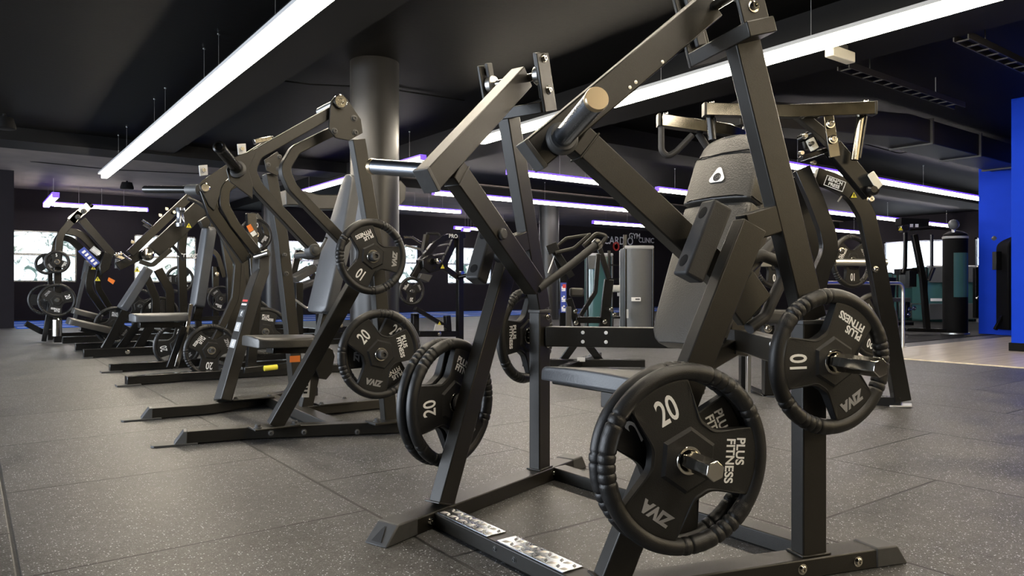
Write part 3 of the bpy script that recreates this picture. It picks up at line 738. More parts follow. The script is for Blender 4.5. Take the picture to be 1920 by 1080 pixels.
def pinned(label, num, Rr, px, py, Y, roll, inward=False, letters=True, parent=None, grp=None, pinlen=.10):
    p = at(px, py, Y=Y)
    plate(label, num, Rr, p, (0, -1, 0), roll, grp, inward, letters)
    if parent is not None:
        MB().lathe([(.0235, 0), (.0235, pinlen + .045), (.020, pinlen + .05), (.012, pinlen + .05), (.010, pinlen + .04)], p + V((0, pinlen, 0)), (0, -1, 0), 20).build('storage_pin', 'cap', parent, 0)
def pad(name, p0, p1, half, thick, parent, m='greylit', wv=NY, face=None, taper=.8, crown=.01):
    d = (p1 - p0); L_ = d.length; d.normalize(); n_ = d.cross(wv).normalized() if face is None else V(face)
    n_ = (n_ - d * n_.dot(d)).normalized()
    pr = [(0, half * .7), (.01, half * .92), (.04, half), (L_ * .5, half), (L_ - .06, half * taper), (L_ - .02, half * taper * .85), (L_, half * taper * .5)]
    return pad_mesh(p0, d, wv, n_, pr, thick, crown).build(name, m, parent, .005, 3, 45)

# ------------------------------------------------------------------ machine 2: shoulder press with two bent lever arms
m2 = empty('shoulder_press_machine', (1.4, 4.25, 0), 'second machine in the row, with bent lever arms meeting at a top pivot plate', 'gym machine')
for Y0_, pth_ in ((0, [(.86, 3.86), (1.14, 3.80), (1.98, 3.42)]), (1, [(.86, 4.72), (1.18, 4.68), (1.98, 5.02)])):
    pp = fillet([V((x, y, .036)) for x, y in pth_], .25, 6)
    MB().sweep(pp, UP, .060, .085).build('base_beam', 'paint', m2, .004)
    a = pp[0]; d = (pp[1] - pp[0]).normalized(); s_ = V((-d.y, d.x, 0)); g = V((a.x, a.y, 0))
    MB().hexa([g - d * .055 - s_ * .045, g + d * .01 - s_ * .045, g + d * .01 + s_ * .045, g - d * .055 + s_ * .045,
               g - s_ * .045 + UP * .068 - d * .005, g + d * .012 - s_ * .045 + UP * .068, g + d * .012 + s_ * .045 + UP * .068, g + s_ * .045 + UP * .068 - d * .005]).build('end_plate', 'stack', m2, .003)
    fp = [g + d * x + s_ * y for x, y in ((-.15, -.03), (-.135, -.05), (.06, -.05), (.06, .05), (-.135, .05), (-.15, .03))]
    MB().extr(fp, UP * .010).build('foot_pad', 'cap', m2, .002)
MB().sweep([V((1.56, 3.66, .036)), V((1.60, 4.80, .036))], UP, .058, .085).build('cross_beam', 'paint', m2, .004)
MB().sweep([V((1.60, 4.25, .036)), V((2.15, 4.25, .036))], UP, .058, .085).build('cross_beam', 'paint', m2, .004)
bolts([(at(508, 812, Y=3.60), (-.35, -1, 0)), (at(570, 810, Y=3.50), (-.4, -1, 0)), (at(670, 810, Y=3.46), (-.4, -1, 0))], m2, 'cap', .010, .008)
# near side
MB().box(1.13, 1.36, 3.62, 3.74, .066, .076).build('mounting_plate', 'paint', m2, .003)
bolts([(V((1.155, 3.66, .076)), UP), (V((1.335, 3.64, .076)), UP)], m2, 'cap', .014, .018)
MB().sweep([V((1.245, 3.68, .074)), at(672, 520, Y=3.56)], NY, .06, .074).build('front_leg', 'paint', m2, .004)
MB().box(1.68, 1.90, 3.43, 3.55, .060, .074).build('mounting_plate', 'paint', m2, .003)
bolts([(V((1.71, 3.47, .074)), UP)], m2, 'cap', .014, .018)
rect([(730, 797), (704, 470), (669, 262)], 3.52, m2, 'rear_upright', wn=.06, wo=.072, r=.3)
pv = [(619.7, 200), (622, 188), (630, 179), (641, 177), (650, 184), (677, 224), (680.6, 249), (654, 263.5), (630, 258.7), (617, 242)]
for y in (3.40, 3.62): flat(pv, y).build('pivot_plate', 'paint', m2, .002)
pc = at(637, 191, Y=3.395)
MB().lathe([(.034, 0), (.034, .012), (.030, .016), (.014, .016), (.012, .012)], pc, (0, -1, 0), 28).build('pivot_cap', 'chrome', m2, 0)
MB().tube([pc, pc + V((0, .25, 0))], .022, 16).build('pivot_shaft', 'steel', m2, 0)
bolts([(at(x, y, Y=3.40), (0, -1, 0)) for x, y in ((664, 222), (627, 246), (666, 249))], m2, 'cap', .012, .010)
rect([(628, 206), (480, 290), (466, 320), (482, 352), (590, 468)], 3.46, m2, 'lever_arm_tube', wn=.05, wo=.052, r=.07)
rect([(628, 244), (552, 282), (531, 318), (546, 352), (648, 458)], 3.57, m2, 'lever_arm_tube', wn=.05, wo=.050, r=.07)
flat([(434, 297), (484, 277), (476, 296), (466, 318), (474, 345), (474, 373), (431, 340), (425, 318)], 3.42).build('gusset_plate', 'paint', m2, .002)
hb = at(445, 318, Y=3.42); ht_ = at(411, 276, Dp=3.05); hd = (ht_ - hb).normalized()
MB().lathe([(.040, 0), (.040, .010), (.030, .016)], hb, hd, 24).build('sleeve_flange', 'cap', m2, 0)
MB().lathe([(.0245, 0), (.0245, (ht_ - hb).length - .006), (.022, (ht_ - hb).length)], hb, hd, 24).build('load_sleeve', 'gloss', m2, 0)
MB().lathe([(.0255, -.012), (.0265, -.006), (.0255, .006), (.018, .009), (.014, .002)], ht_, hd, 24).build('sleeve_end_cap', 'gloss', m2, 0)
ec = at(590, 469, Y=3.43)
MB().lathe([(.031, 0), (.031, .065), (.026, .07)], ec + V((0, .06, 0)), (0, -1, 0), 22).build('handle_joint', 'cap', m2, .001)
MB().lathe([(.016, .068), (.016, .078), (.010, .08)], ec + V((0, .06, 0)), (0, -1, 0), 16).build('joint_bolt', 'cap', m2, 0)
MB().tube([at(592, 476, Y=3.6), at(556, 480, Y=3.9)], .017, 14).build('handle_grip', 'rubber', m2, 0)
MB().tube([at(612, 446, Y=3.55), at(600, 470, Y=3.62)], .008, 10).build('handle_link', 'chrome', m2, 0)
# far side
MB().box(1.32, 1.58, 4.66, 4.80, .066, .076).build('mounting_plate', 'paint', m2, .003)
bolts([(V((1.345, 4.69, .076)), UP), (V((1.555, 4.69, .076)), UP)], m2, 'cap', .012, .012)
fl_ = fillet([at(417, 752, Y=4.72), at(476, 545, Y=4.85), at(488, 512, Y=4.9), at(490, 478, Y=4.93)], .08, 6)
MB().sweep(fl_, NY, .145, .070).build('front_leg', 'paint', m2, .006)
fd = (V(fl_[1]) - V(fl_[0])).normalized(); fn = NY.cross(fd).normalized(); fn = -fn if fn.x > 0 else fn
for (t, h_, m_) in ((.395, .016, 'red'), (.50, .05, 'stack'), (.61, .055, 'label'), (.71, .05, 'label')):
    pass
base_ = V(fl_[0]); topm = V(fl_[1]); Ls = (topm - base_).length
for (t, h_, m_) in ((.90, .014, 'red'), (.865, .012, 'white'), (.78, .050, 'stack'), (.655, .060, 'label'), (.50, .055, 'label')):
    c = base_ + fd * Ls * t + fn * .0358
    lb = MB().extr([c + NY * a * .052 + fd * b * h_ / 2 for a, b in ((-1, -1), (1, -1), (1, 1), (-1, 1))], fn * .0008).build('instruction_label', m_, m2, 0)
    if h_ > .04:
        k_ = MB()
        for dx, dz, sx, sz in ((-.008, .008, .006, .014), (.008, 0, .005, .016), (0, -.012, .012, .004)):
            k_.extr([c + fn * .001 + NY * (dx + a * sx) + fd * (dz + b * sz * .7) for a, b in ((-1, -1), (1, -1), (1, 1), (-1, 1))], fn * .0004)
        k_.build('pictogram', 'white', lb, 0)
rect([(505, 326), (527, 450), (548, 640), (557, 745)], 5.02, m2, 'rear_upright', 'paint', wn=.10, wo=.075, r=.3)
flat([(496, 300), (520, 284), (532, 300), (529, 318), (520, 330), (500, 320)], 4.93).build('pivot_plate', 'paint', m2, .002)
bolts([(at(x, y, Y=4.93), (0, -1, 0)) for x, y in ((524, 294), (503, 309), (522, 317), (534, 478), (537, 513))], m2, 'cap', .012, .010)
rect([(514, 262), (392, 340)], 5.0, m2, 'lever_arm_tube', wn=.06, wo=.055)
MB().sweep([at(476, 266, Y=4.9), at(508, 260, Y=4.9)], NY, .05, .03).build('bearing_block', 'chrome', m2, .003)
for x, y in ((453, 279), (381, 319)):
    k = flat([(x - 8, y - 9), (x + 8, y - 10), (x + 9, y + 9), (x - 6, y + 11)], 4.92).build('arm_bracket', 'label', m2, .002)
    MB().lathe([(.014, 0), (.012, .01)], at(x + 1, y, Y=4.915), (0, -1, 0), 12).build('bracket_bolt', 'chrome', k, 0)
flat([(373, 346), (380, 338), (425, 308), (436, 318), (420, 345), (410, 372), (402, 395), (392, 385)], 4.93).build('gusset_plate', 'paint', m2, .002)
MB().lathe([(.030, 0), (.030, .012), (.024, .016), (.010, .016)], at(384, 352, Y=4.925), (0, -1, 0), 24).build('pivot_cap', 'chrome', m2, 0)
hs = at(374, 356, Y=5.02); he = at(272, 355, Y=5.40); hdir = (he - hs).normalized(); Lh = (he - hs).length
MB().lathe([(.036, 0), (.034, .09), (.030, .10)], hs, hdir, 22).build('sleeve_flange', 'cap', m2, 0)
MB().lathe([(.0245, .09), (.0245, Lh), (.022, Lh + .005)], hs, hdir, 22).build('load_sleeve', 'gloss', m2, 0)
rect([(384, 356), (400, 402), (462, 488)], 4.97, m2, 'lever_arm_tube', 'gloss', wn=.05, wo=.075, r=.1)
rect([(440, 338), (421, 352), (419, 385), (438, 420), (492, 488)], 4.95, m2, 'lever_arm_tube', 'gloss', wn=.05, wo=.062, r=.1)
c = [at(x, y, Y=4.92) for x, y in ((462, 424), (470, 420), (476, 431), (468, 436))]
MB().extr(c, (0, -.001, 0)).build('orange_label', 'orange', m2, 0)
c = [at(x, y, Y=4.92) for x, y in ((469, 437), (477, 432), (482, 439), (474, 444))]
MB().extr(c, (0, -.001, 0)).build('white_label', 'white', m2, 0)
MB().lathe([(.018, 0), (.020, .02), (.020, .075), (.024, .078), (.024, .1)], at(478, 482, Y=4.88), at(508, 473, Y=4.80) - at(478, 482, Y=4.88), 18).build('handle_joint', 'chrome', m2, 0)
# seat, mast, backrest
MB().box(1.68, 1.92, 4.16, 4.34, .066, .076).build('mounting_plate', 'paint', m2, .003)
bolts([(V((1.70, 4.19, .076)), UP), (V((1.90, 4.31, .076)), UP)], m2, 'cap', .011, .010)
rect([(572, 766), (600, 640), (655, 400)], 4.25, m2, 'mast', wn=.06, wo=.07, r=.2)
lbm = MB().extr([at(x, y, Y=4.215) for x, y in ((566, 745), (579, 745), (583, 702), (571, 700))], (0, -.002, 0)).build('height_scale', 'label', m2, 0)
k = MB()
for i in range(5):
    y = 708 + i * 7
    k.extr([at(x, yy, Y=4.21) for x, yy in ((572.5 - i * .9, y + 1.7), (579.5 - i * .9, y + 1.7), (580 - i * .9, y - 1.7), (573 - i * .9, y - 1.7))], (0, -.001, 0))
k.build('scale_marks', 'beam', lbm, 0)
flat([(588, 655), (612, 650), (624, 655), (628, 668), (622, 700), (612, 712), (598, 710), (592, 690)], 4.18, .012).build('adjuster_plate', 'gloss', m2, .003)
k = MB()
for i in range(5):
    c = at(603 - i * 3.2, 630 + i * 8, Y=4.20); k.box(c.x - .012, c.x + .012, c.y - .003, c.y, c.z - .004, c.z + .004)
k.build('adjuster_slots', 'label', m2, 0)
s0 = at(466, 632, Y=4.25); s1 = at(585, 652, Y=4.25)
pad('seat', V((s0.x, 4.25, s0.z)), V((s1.x, 4.25, s0.z - .01)), .17, .055, m2, 'pad', NY, (0, 0, -1), .9)
MB().sweep([V((s0.x + .12, 4.25, s0.z - .075)), V((s1.x + .05, 4.25, s0.z - .09))], UP, .045, .12).build('seat_bracket', 'gloss', m2, .003)
c = at(553, 673, Y=4.1); MB().box(c.x - .03, c.x + .03, c.y - .001, c.y, c.z - .018, c.z + .018).build('red_label', 'orange', m2, 0)
pad('backrest', at(590, 585, Y=4.25), at(652, 328, Y=4.25), .145, .070, m2, 'greylit', NY, (1, 0, 0), .55)
# plates
pinned('10 plate high on the rear upright of the second machine', '10', .192, 697, 481, 3.37, 235, True, True, m2)
pinned('outer 20 plate facing us below the small plate on the second machine', '20', .225, 712, 664, 3.34, 135, False, True, m2)
pinned('20 plate half hidden behind the outer one on the second machine', '20', .225, 716, 662, 3.40, 56, False, True)
# near floor mat edge cable: small yellow pull pin lying at the foot of the next machine
# ------------------------------------------------------------------ machine 3
m3 = empty('seated_row_machine', (1.7, 7.0, 0), 'third machine in the row, with a tall narrow grey backrest and a long thin seat', 'gym machine')
MB().sweep(fillet([V((1.0, 6.42, .04)), V((1.4, 6.46, .04)), V((2.8, 6.30, .04))], .2), UP, .07, .08).build('base_beam', 'gloss', m3, .004)
MB().sweep(fillet([V((1.04, 7.55, .04)), V((1.5, 7.55, .04)), V((2.8, 7.75, .04))], .2), UP, .07, .08).build('base_beam', 'gloss', m3, .004)
for x, y in ((1.0, 6.42), (1.04, 7.55)): MB().box(x - .07, x + .10, y - .06, y + .06, 0, .014).build('foot_pad', 'cap', m3, .002)
MB().sweep([V((1.9, 6.42, .04)), V((1.9, 7.6, .04))], UP, .07, .08).build('cross_beam', 'gloss', m3, .004)
MB().sweep([V((1.9, 7.0, .04)), V((2.9, 7.0, .04))], UP, .07, .08).build('cross_beam', 'gloss', m3, .004)
s0 = at(246, 590, Y=7.0); s1 = at(352, 600, Y=7.0)
pad('seat', V((s0.x, 7.0, s0.z)), V((s1.x, 7.0, s0.z)), .16, .06, m3, 'greylit', NY, (0, 0, -1), .85)
MB().sweep([V((s0.x + .06, 7.0, s0.z - .09)), V((s1.x, 7.0, s0.z - .1))], UP, .05, .1).build('seat_bracket', 'gloss', m3, .003)
rect([(330, 688), (352, 610), (358, 570)], 6.9, m3, 'seat_post', 'chrome', .03, .035)
rect([(317, 690), (345, 612)], 6.7, m3, 'front_leg', 'gloss', .05, .05)
pad('backrest', at(360, 574, Y=7.0), at(383, 424, Y=7.0), .11, .085, m3, 'greylit', NY, (1, 0, 0), .95)
rect([(368, 600), (400, 425), (402, 400)], 7.05, m3, 'mast', 'gloss', .06, .07)
flat([(375, 414), (388, 405), (397, 412), (390, 428), (381, 426)], 6.85, .1).build('head_block', 'paint', m3, .005)
rect([(420, 660), (452, 540), (446, 470), (400, 400)], 7.4, m3, 'rear_upright', 'paint', .05, .09, .12)
rect([(398, 400), (446, 495), (440, 560), (402, 640)], 6.6, m3, 'bent_support', 'paint', .05, .06, .1)
rect([(470, 690), (480, 560), (470, 400)], 6.5, m3, 'rear_upright', 'gloss', .06, .08, .2)
rect([(398, 396), (430, 352), (470, 330)], 6.6, m3, 'lever_arm_tube', 'gloss', .05, .05, .1)
rnd([(395, 398), (372, 380), (352, 372)], 6.6, m3)
pinned('20 plate with number upside down on the third machine beside its seat', '20', .225, 396, 657, 6.55, 262, True, True, m3)
pinned('dark plate behind the seat of the second machine', '20', .225, 497, 622, 6.75, 200, False, True, m3)
pinned('ribbed plate seen behind the labelled leg of the second machine', '10', .225, 470, 600, 7.6, 60, False, False, m3)
pinned('thin ribbed plate edge between the seat and post of the third machine', '20', .225, 333, 648, 7.75, 190, False, True, m3)
tag(MB().tube(fillet([V((1.95, 6.02, .11)), V((2.06, 6.02, .115))], .01), .022, 14).build('pull_pin_knob', 'yellow', None, .004), 'yellow pull knob near the floor behind the second machine', 'knob')
MB().sweep([V((1.8, 6.06, .10)), V((2.5, 6.06, .13))], UP, .05, .05).build('foot_lever', 'gloss', m3, .004)
# ------------------------------------------------------------------ machine 4
m4 = empty('incline_press_machine', (1.7, 9.8, 0), 'fourth machine in the row, with two thick lever arms slanting up to the right', 'gym machine')
for (x0, y0) in ((1.02, 9.25), (1.05, 10.3)):
    MB().sweep([V((x0, y0, .05)), V((3.2, y0, .05))], UP, .09, .09).build('base_beam', 'gloss', m4, .004)
    MB().box(x0 - .005, x0 + .09, y0 - .06, y0 + .06, 0, .012).build('foot_pad', 'cap', m4, .002)
MB().sweep([V((1.9, 9.25, .05)), V((1.9, 10.3, .05))], UP, .09, .09).build('cross_beam', 'gloss', m4, .004)
bolts([(V((1.45, 9.204, .05)), (0, -1, 0)), (V((2.2, 9.204, .05)), (0, -1, 0))], m4, 'chrome', .018, .01)
for pts, Y in (([(197, 655), (236, 583)], 9.3), ([(224, 655), (260, 606)], 9.7), ([(256, 655), (282, 612)], 9.4)):
    rect(pts, Y, m4, 'leg', 'gloss', .06, .09)
s0 = at(128, 596, Y=9.8); s1 = at(214, 616, Y=9.8)
pad('seat', s0, s1, .17, .07, m4, 'pad', NY, (0, 0, -1), .9)
pad('knee_pad', at(137, 578, Y=10.2), at(192, 592, Y=10.2), .12, .06, m4, 'pad', NY, (0, 0, -1), .9)
MB().sweep([at(150, 616, Y=9.8), at(222, 630, Y=9.8)], UP, .06, .12).build('seat_bracket', 'gloss', m4, .003)
pad('backrest', at(222, 576, Y=9.8), at(272, 500, Y=9.8), .15, .09, m4, 'greylit', NY, (1, 0, 0), .9)
rect([(243, 476), (356, 368)], 9.3, m4, 'lever_arm_tube', 'gloss', .07, .09)
rect([(290, 472), (378, 388)], 9.5, m4, 'lever_arm_tube', 'paint', .09, .19)
rect([(220, 500), (286, 468)], 9.5, m4, 'lever_arm_tube', 'gloss', .08, .10)
for x0, y0, x1, y1 in ((268, 420, 288, 432), (266, 412, 284, 424), (230, 478, 245, 488)):
    MB().tube([at(x0, y0, Y=9.25), at(x1, y1, Y=9.3)], .016, 12).build('stop_pin', 'chrome', m4, 0)
MB().lathe([(.05, 0), (.055, .04), (.045, .06), (.04, .16), (.055, .19), (.05, .22)], at(338, 425, Y=9.2), UP, 20).build('spring_cup', 'darksteel', m4, 0)
MB().lathe([(.07, 0), (.07, .04), (.04, .05)], at(276, 478, Y=9.4), (0, -1, 0), 24).build('pivot_cap', 'chrome', m4, 0)
rect([(262, 490), (285, 498), (306, 480), (320, 468)], 9.35, m4, 'pivot_hook', 'paint', .06, .05, .06)
for x, y in ((248, 454), (300, 404), (312, 392), (326, 398)): MB().lathe([(.022, 0), (.018, .03)], at(x, y, Y=9.24), (0, -1, 0), 12).build('bolt', 'chrome', m4, 0)
rect([(296, 505), (318, 545), (318, 600)], 9.9, m4, 'bent_support', 'gloss', .07, .10, .2)
rect([(274, 520), (292, 560), (290, 610)], 9.7, m4, 'bent_support', 'gloss', .07, .09, .2)
rect([(345, 640), (340, 470), (345, 420)], 10.3, m4, 'rear_upright', 'gloss', .08, .10, .2)
put_text('Strength', .09, 'white', frame(at(356, 478, Y=10.2), (1, 0, 0), UP), m4, 'sign_lettering', bold=.001)
MB().tube([at(318, 455, Y=9.6), at(332, 470, Y=9.6), at(345, 488, Y=9.6)], .02, 12).build('handle_grip', 'rubber', m4, 0)
warn(257, 506, 9.2, m4, .03); warn(354, 423, 9.2, m4, .03)
pinned('plate leaning behind the long thin seat of the third machine', '20', .225, 300, 590, 9.9, 60, False, False, m4)
pinned('small plate high behind the arms of the fourth machine', '10', .192, 337, 524, 10.9, 60, False, True, m4)
pinned('plate with bright number between the fourth machine seat and its leg', '20', .225, 215, 610, 9.9, 200, False, True, m4)
pinned('plate behind the grey backrest of the fourth machine', '20', .225, 262, 574, 10.6, 130, False, True, m4)
# ------------------------------------------------------------------ machine 5, at the end of the row
m5 = empty('chest_press_machine', (1.6, 12.3, 0), 'last machine at the far left end of the row, in front of the first window', 'gym machine')
for x0, y0 in ((1.05, 11.8), (1.0, 12.9)):
    MB().sweep([V((x0, y0, .05)), V((3.6, y0, .05))], UP, .09, .09).build('base_beam', 'gloss', m5, .004)
MB().sweep([V((2.4, 11.8, .05)), V((2.4, 12.9, .05))], UP, .09, .09).build('cross_beam', 'gloss', m5, .004)
MB().sweep([V((1.2, 11.8, .30)), V((3.4, 11.8, .30))], UP, .07, .06).build('side_rail', 'gloss', m5, .003)
rect([(94, 640), (94, 500), (105, 450), (135, 405)], 12.8, m5, 'upright', 'gloss', .07, .06, .2)
rect([(108, 642), (108, 500), (112, 440), (150, 398)], 11.8, m5, 'upright', 'gloss', .09, .09, .3)
rect([(132, 415), (166, 386)], 11.8, m5, 'arm_bracket', 'chrome', .09, .11)
bolts([(at(x, y, Y=11.74), (0, -1, 0)) for x, y in ((146, 407), (157, 396))], m5, 'cap', .025, .02)
MB().tube([at(166, 388, Y=11.8), at(172, 383, Y=11.8)], .04, 14).build('bracket_end', 'gloss', m5, 0)
rect([(153, 412), (212, 480)], 11.9, m5, 'lever_arm_tube', 'paint', .09, .10)
rect([(122, 432), (150, 438), (172, 460), (204, 500)], 12.1, m5, 'lever_arm_tube', 'gloss', .09, .10, .3)
rect([(112, 445), (132, 448), (160, 475), (190, 508)], 12.7, m5, 'lever_arm_tube', 'gloss', .09, .09, .3)
for x0, y0, x1, y1, w_, m_ in ((152, 467, 182, 497, .05, 'bluelab'), (172, 465, 186, 476, .04, 'label')):
    a = at(x0, y0, Y=11.7); b = at(x1, y1, Y=11.7); d = (b - a).normalized(); u = d.cross(NY)
    t_ = MB().extr([a - u * w_, b - u * w_, b + u * w_, a + u * w_], (0, .012, 0)).build('name_label', m_, m5, 0)
    k = MB()
    for i in range(5):
        c = a.lerp(b, .12 + i * .18); k.extr([c - u * w_ * .5, c - u * w_ * .5 + d * .03, c + u * w_ * .5 + d * .03, c + u * w_ * .5], (0, -.003, 0))
    k.build('label_print', 'white', t_, 0)
flat([(186, 500), (196, 470), (212, 480), (206, 505), (190, 516)], 11.7, .12).build('arm_joint', 'gloss', m5, .01)
for x, y in ((217, 478), (226, 476), (206, 482)): MB().lathe([(.03, 0), (.03, .05), (.015, .06)], at(x, y, Y=11.8), (0, -1, 0), 16).build('joint_cap', 'chrome', m5, 0)
MB().sweep([at(218, 478, Y=11.8), at(246, 488, Y=11.8)], NY, .06, .07).build('handle_joint', 'chrome', m5, .004)
MB().tube([at(219, 485, Y=11.75), at(219, 503, Y=11.75)], .035, 14).build('handle_grip', 'greylit', m5, 0)
rect([(173, 500), (164, 540), (200, 590)], 11.9, m5, 'support_leg', 'gloss', .08, .09, .3)
rect([(190, 500), (180, 535), (214, 590)], 12.2, m5, 'support_leg', 'gloss', .08, .08, .3)
rect([(160, 510), (148, 560), (140, 600)], 12.8, m5, 'support_leg', 'greylit', .06, .05, .3)
rect([(82, 640), (96, 560)], 12.3, m5, 'brace', 'gloss', .06, .06)
pad('backrest', at(153, 524, Y=12.9), at(160, 488, Y=12.9), .10, .07, m5, 'greylit', NY, (1, 0, 0), .9)
flat([(204, 520), (216, 526), (212, 533), (202, 526)], 11.8, .02).build('tag_plate', 'orange', m5, 0)
warn(175, 502, 11.75, m5, .03); warn(183, 523, 11.75, m5, .035)
MB().sweep(fillet([at(48, 606, Y=12.6), at(78, 622, Y=12.6), at(110, 622, Y=12.6)], .1), UP, .08, .12).build('foot_plate', 'gloss', m5, .004)
MB().lathe([(.06, 0), (.06, .22), (.04, .24)], at(107, 630, Y=11.6), UP, 16).build('bumper', 'chrome', m5, 0)
pinned('small 5 plate at the far left end of the row, in front of the window', '5', .155, 107, 491, 11.55, 95, False, True, m5)
pinned('small plate just left of the 5 plate at the far left end', '5', .155, 88, 495, 12.5, 95, False, False, m5)
pinned('large plate low on the far left machine, facing us', '20', .225, 107, 563, 11.5, 20, False, True, m5)
pinned('large plate behind and left of the low one at the far left', '20', .225, 86, 562, 12.4, 60, False, False, m5)

# ------------------------------------------------------------------ machines of the row behind, seen through the gaps
def gap_machine(name, label, Y, sh, seatpx, posts, arms, cushions, plates_):
    c = at(posts[0][0][0], 600, Y=Y); r = empty(name, (c.x, c.y, 0), label, 'gym machine')
    a = at(posts[0][0][0], 600, Y=Y); a.z = .05
    MB().sweep([a - V((.5, 0, 0)), a + V((1.5, 0, 0))], UP, .09, .09).build('base_beam', 'gloss', r, .004)
    MB().sweep([a + V((.3, -.5, 0)), a + V((.3, .5, 0))], UP, .085, .09).build('cross_beam', 'gloss', r, .004)
    for pts in posts:
        pts = [at(x, y, Y=Y) for x, y in pts]; pts[0].z = .05
        MB().sweep(fillet(pts, .2), NY, .08, .10).build('upright', 'gloss', r, .004)
    for pts in arms: rect(pts, Y - .1, r, 'lever_arm_tube', 'gloss', .07, .08, .2)
    for p, q in cushions: MB().sweep([at(*p, Y=Y), at(*q, Y=Y)], NY, .30, .11).build('cushion', 'pad', r, .03, 3)
    bolts([(at(x + 3, y + 14, Y=Y - .16), (0, -1, 0)) for (x, y) in [p[-1] for p in posts]], r, 'chrome', .025, .015)
    for lab, x, y, roll, num in plates_: pinned(lab, num, .225, x, y, Y - .35, roll, False, True, r)
    return r
gap_machine('pec_machine', 'dark machine with a plate hanging high, behind the labelled leg of the second machine', 10.5, 0, None,
    [[(462, 600), (462, 470), (478, 400)], [(432, 600), (432, 520), (420, 440)]], [[(478, 402), (500, 430), (494, 470)], [(420, 442), (448, 470)]],
    [((436, 560), (466, 556))], [('plate hanging high beside the labelled leg of the second machine', 480, 440, 90, '10')])
gap_machine('calf_machine', 'dark low machine in front of the window between the second machine and its backrest', 12.0, 0, None,
    [[(548, 600), (548, 520), (560, 470)], [(600, 600), (596, 540), (578, 500)]], [[(560, 472), (590, 486), (612, 470)], [(578, 502), (548, 520)]],
    [((556, 540), (590, 528)), ((596, 500), (604, 470))], [('small distant plate low behind the backrest of the second machine', 616, 560, 30, '20')])
gap_machine('hip_machine', 'dark distant machine in front of the third window, right of the fourth machine', 13.5, 0, None,
    [[(372, 600), (370, 520), (384, 455)], [(404, 600), (404, 500)]], [[(384, 456), (408, 480), (420, 520)]],
    [((378, 548), (402, 544))], [('distant plate between the tall grey backrest and the bent support', 414, 560, 10, '20')])
# ------------------------------------------------------------------ second row: glute machine beside the round column
k1 = empty('glute_machine', (5.2, 8.7, 0), 'plate-loaded machine with a square post, standing right of the thick round column', 'gym machine')
rect([(862, 642), (862, 440)], 8.7, k1, 'square_post', 'gloss', .08, .085)
rect([(871, 442), (838, 444), (814, 458), (797, 480), (774, 520)], 8.7, k1, 'bent_frame_tube', 'gloss', .07, .08, .25)
rect([(854, 447), (830, 498)], 8.75, k1, 'brace', 'gloss', .06, .09)
rect([(795, 470), (800, 440)], 8.9, k1, 'head_post', 'paint', .08, .06)
rnd([(800, 438), (822, 438), (826, 446)], 8.9, k1, 'handle_bar', 'rubber', .02)
rnd([(757, 445), (772, 444), (790, 456)], 8.9, k1, 'handle_bar', 'chrome', .018)
rnd([(760, 460), (790, 468), (795, 478)], 8.9, k1, 'handle_bar', 'steel', .015)
for a, b in (((808, 462), (840, 458)), ((812, 478), (834, 476))): MB().tube([at(*a, Y=8.7), at(*b, Y=8.8)], .012, 10).build('guide_rod', 'steel', k1, 0)
flat([(793, 487), (803, 478), (820, 480), (829, 492), (826, 507), (806, 512), (794, 502)], 8.6, .2).build('pivot_housing', 'gloss', k1, .01)
MB().lathe([(.04, 0), (.04, .06), (.02, .07)], at(818, 490, Y=8.55), (0, -1, 0), 16).build('pivot_cap', 'chrome', k1, 0)
flat([(790, 512), (812, 516), (804, 530), (786, 522)], 8.6, .1).build('foot_block', 'cap', k1, .01)
rect([(826, 497), (862, 522)], 8.6, k1, 'lever_arm_tube', 'gloss', .06, .07)
MB().tube([at(862, 519, Y=8.55), at(882, 515, Y=8.4)], .028, 14).build('load_sleeve', 'gloss', k1, 0)
MB().lathe([(.03, 0), (.03, .05)], at(864, 512, Y=8.6), (0, -1, 0), 14).build('joint_cap', 'chrome', k1, 0)
warn(830, 500, 8.5, k1, .03)
put_text('PRO', .075, 'white', frame(at(850, 443, Y=8.655), (1, 0, 0), UP), k1, 'sign_lettering', bold=.001)
rect([(784, 626), (858, 626)], 8.7, k1, 'base_beam', 'gloss', .07, .08)
rect([(778, 578), (839, 614)], 8.7, k1, 'lower_lever', 'gloss', .06, .05)
rect([(778, 625), (778, 588)], 8.9, k1, 'short_post', 'gloss', .08, .09)
rect([(840, 622), (838, 592)], 8.8, k1, 'short_post', 'gloss', .08, .08)
flat([(814, 620), (831, 620), (832, 610), (817, 608)], 8.6, .02).build('foot_plate', 'label', k1, .002)
warn(824, 606, 8.6, k1, .025); bolts([(at(824, 626, Y=8.66), (0, -1, 0))], k1, 'chrome', .02, .01)
pinned('20 plate on the machine right of the round column', '20', .192, 772, 546, 8.55, 265, False, True, k1)
# curved pads of a machine behind the column
k2 = empty('ab_machine', (3.4, 8.4, 0), 'machine mostly hidden by the thick round column, with a curved pad and wide handle loop', 'gym machine')
rect([(700, 640), (700, 420), (706, 380)], 8.4, k2, 'post', 'gloss', .08, .10)
MB().sweep(pth([(530, 372), (560, 372), (592, 380), (632, 380)], 8.2, .3), NY, .2, .17).build('curved_pad', 'pad', k2, .012)
rect([(632, 385), (700, 400)], 8.3, k2, 'support_tube', 'gloss', .06, .07)
flat([(692, 340), (752, 338), (762, 350), (760, 375), (752, 384), (694, 394)], 8.1, .06).build('handle_plate', 'pad', k2, .01)
MB().sweep(pth([(694, 342), (742, 380), (694, 388)], 8.05, .05), NY, .05, .045).build('handle_loop', 'gloss', k2, .006)
MB().sweep([at(690, 640, Z=.05), at(640, 650, Z=.05)], UP, .08, .09).build('base_beam', 'gloss', k2, .004)
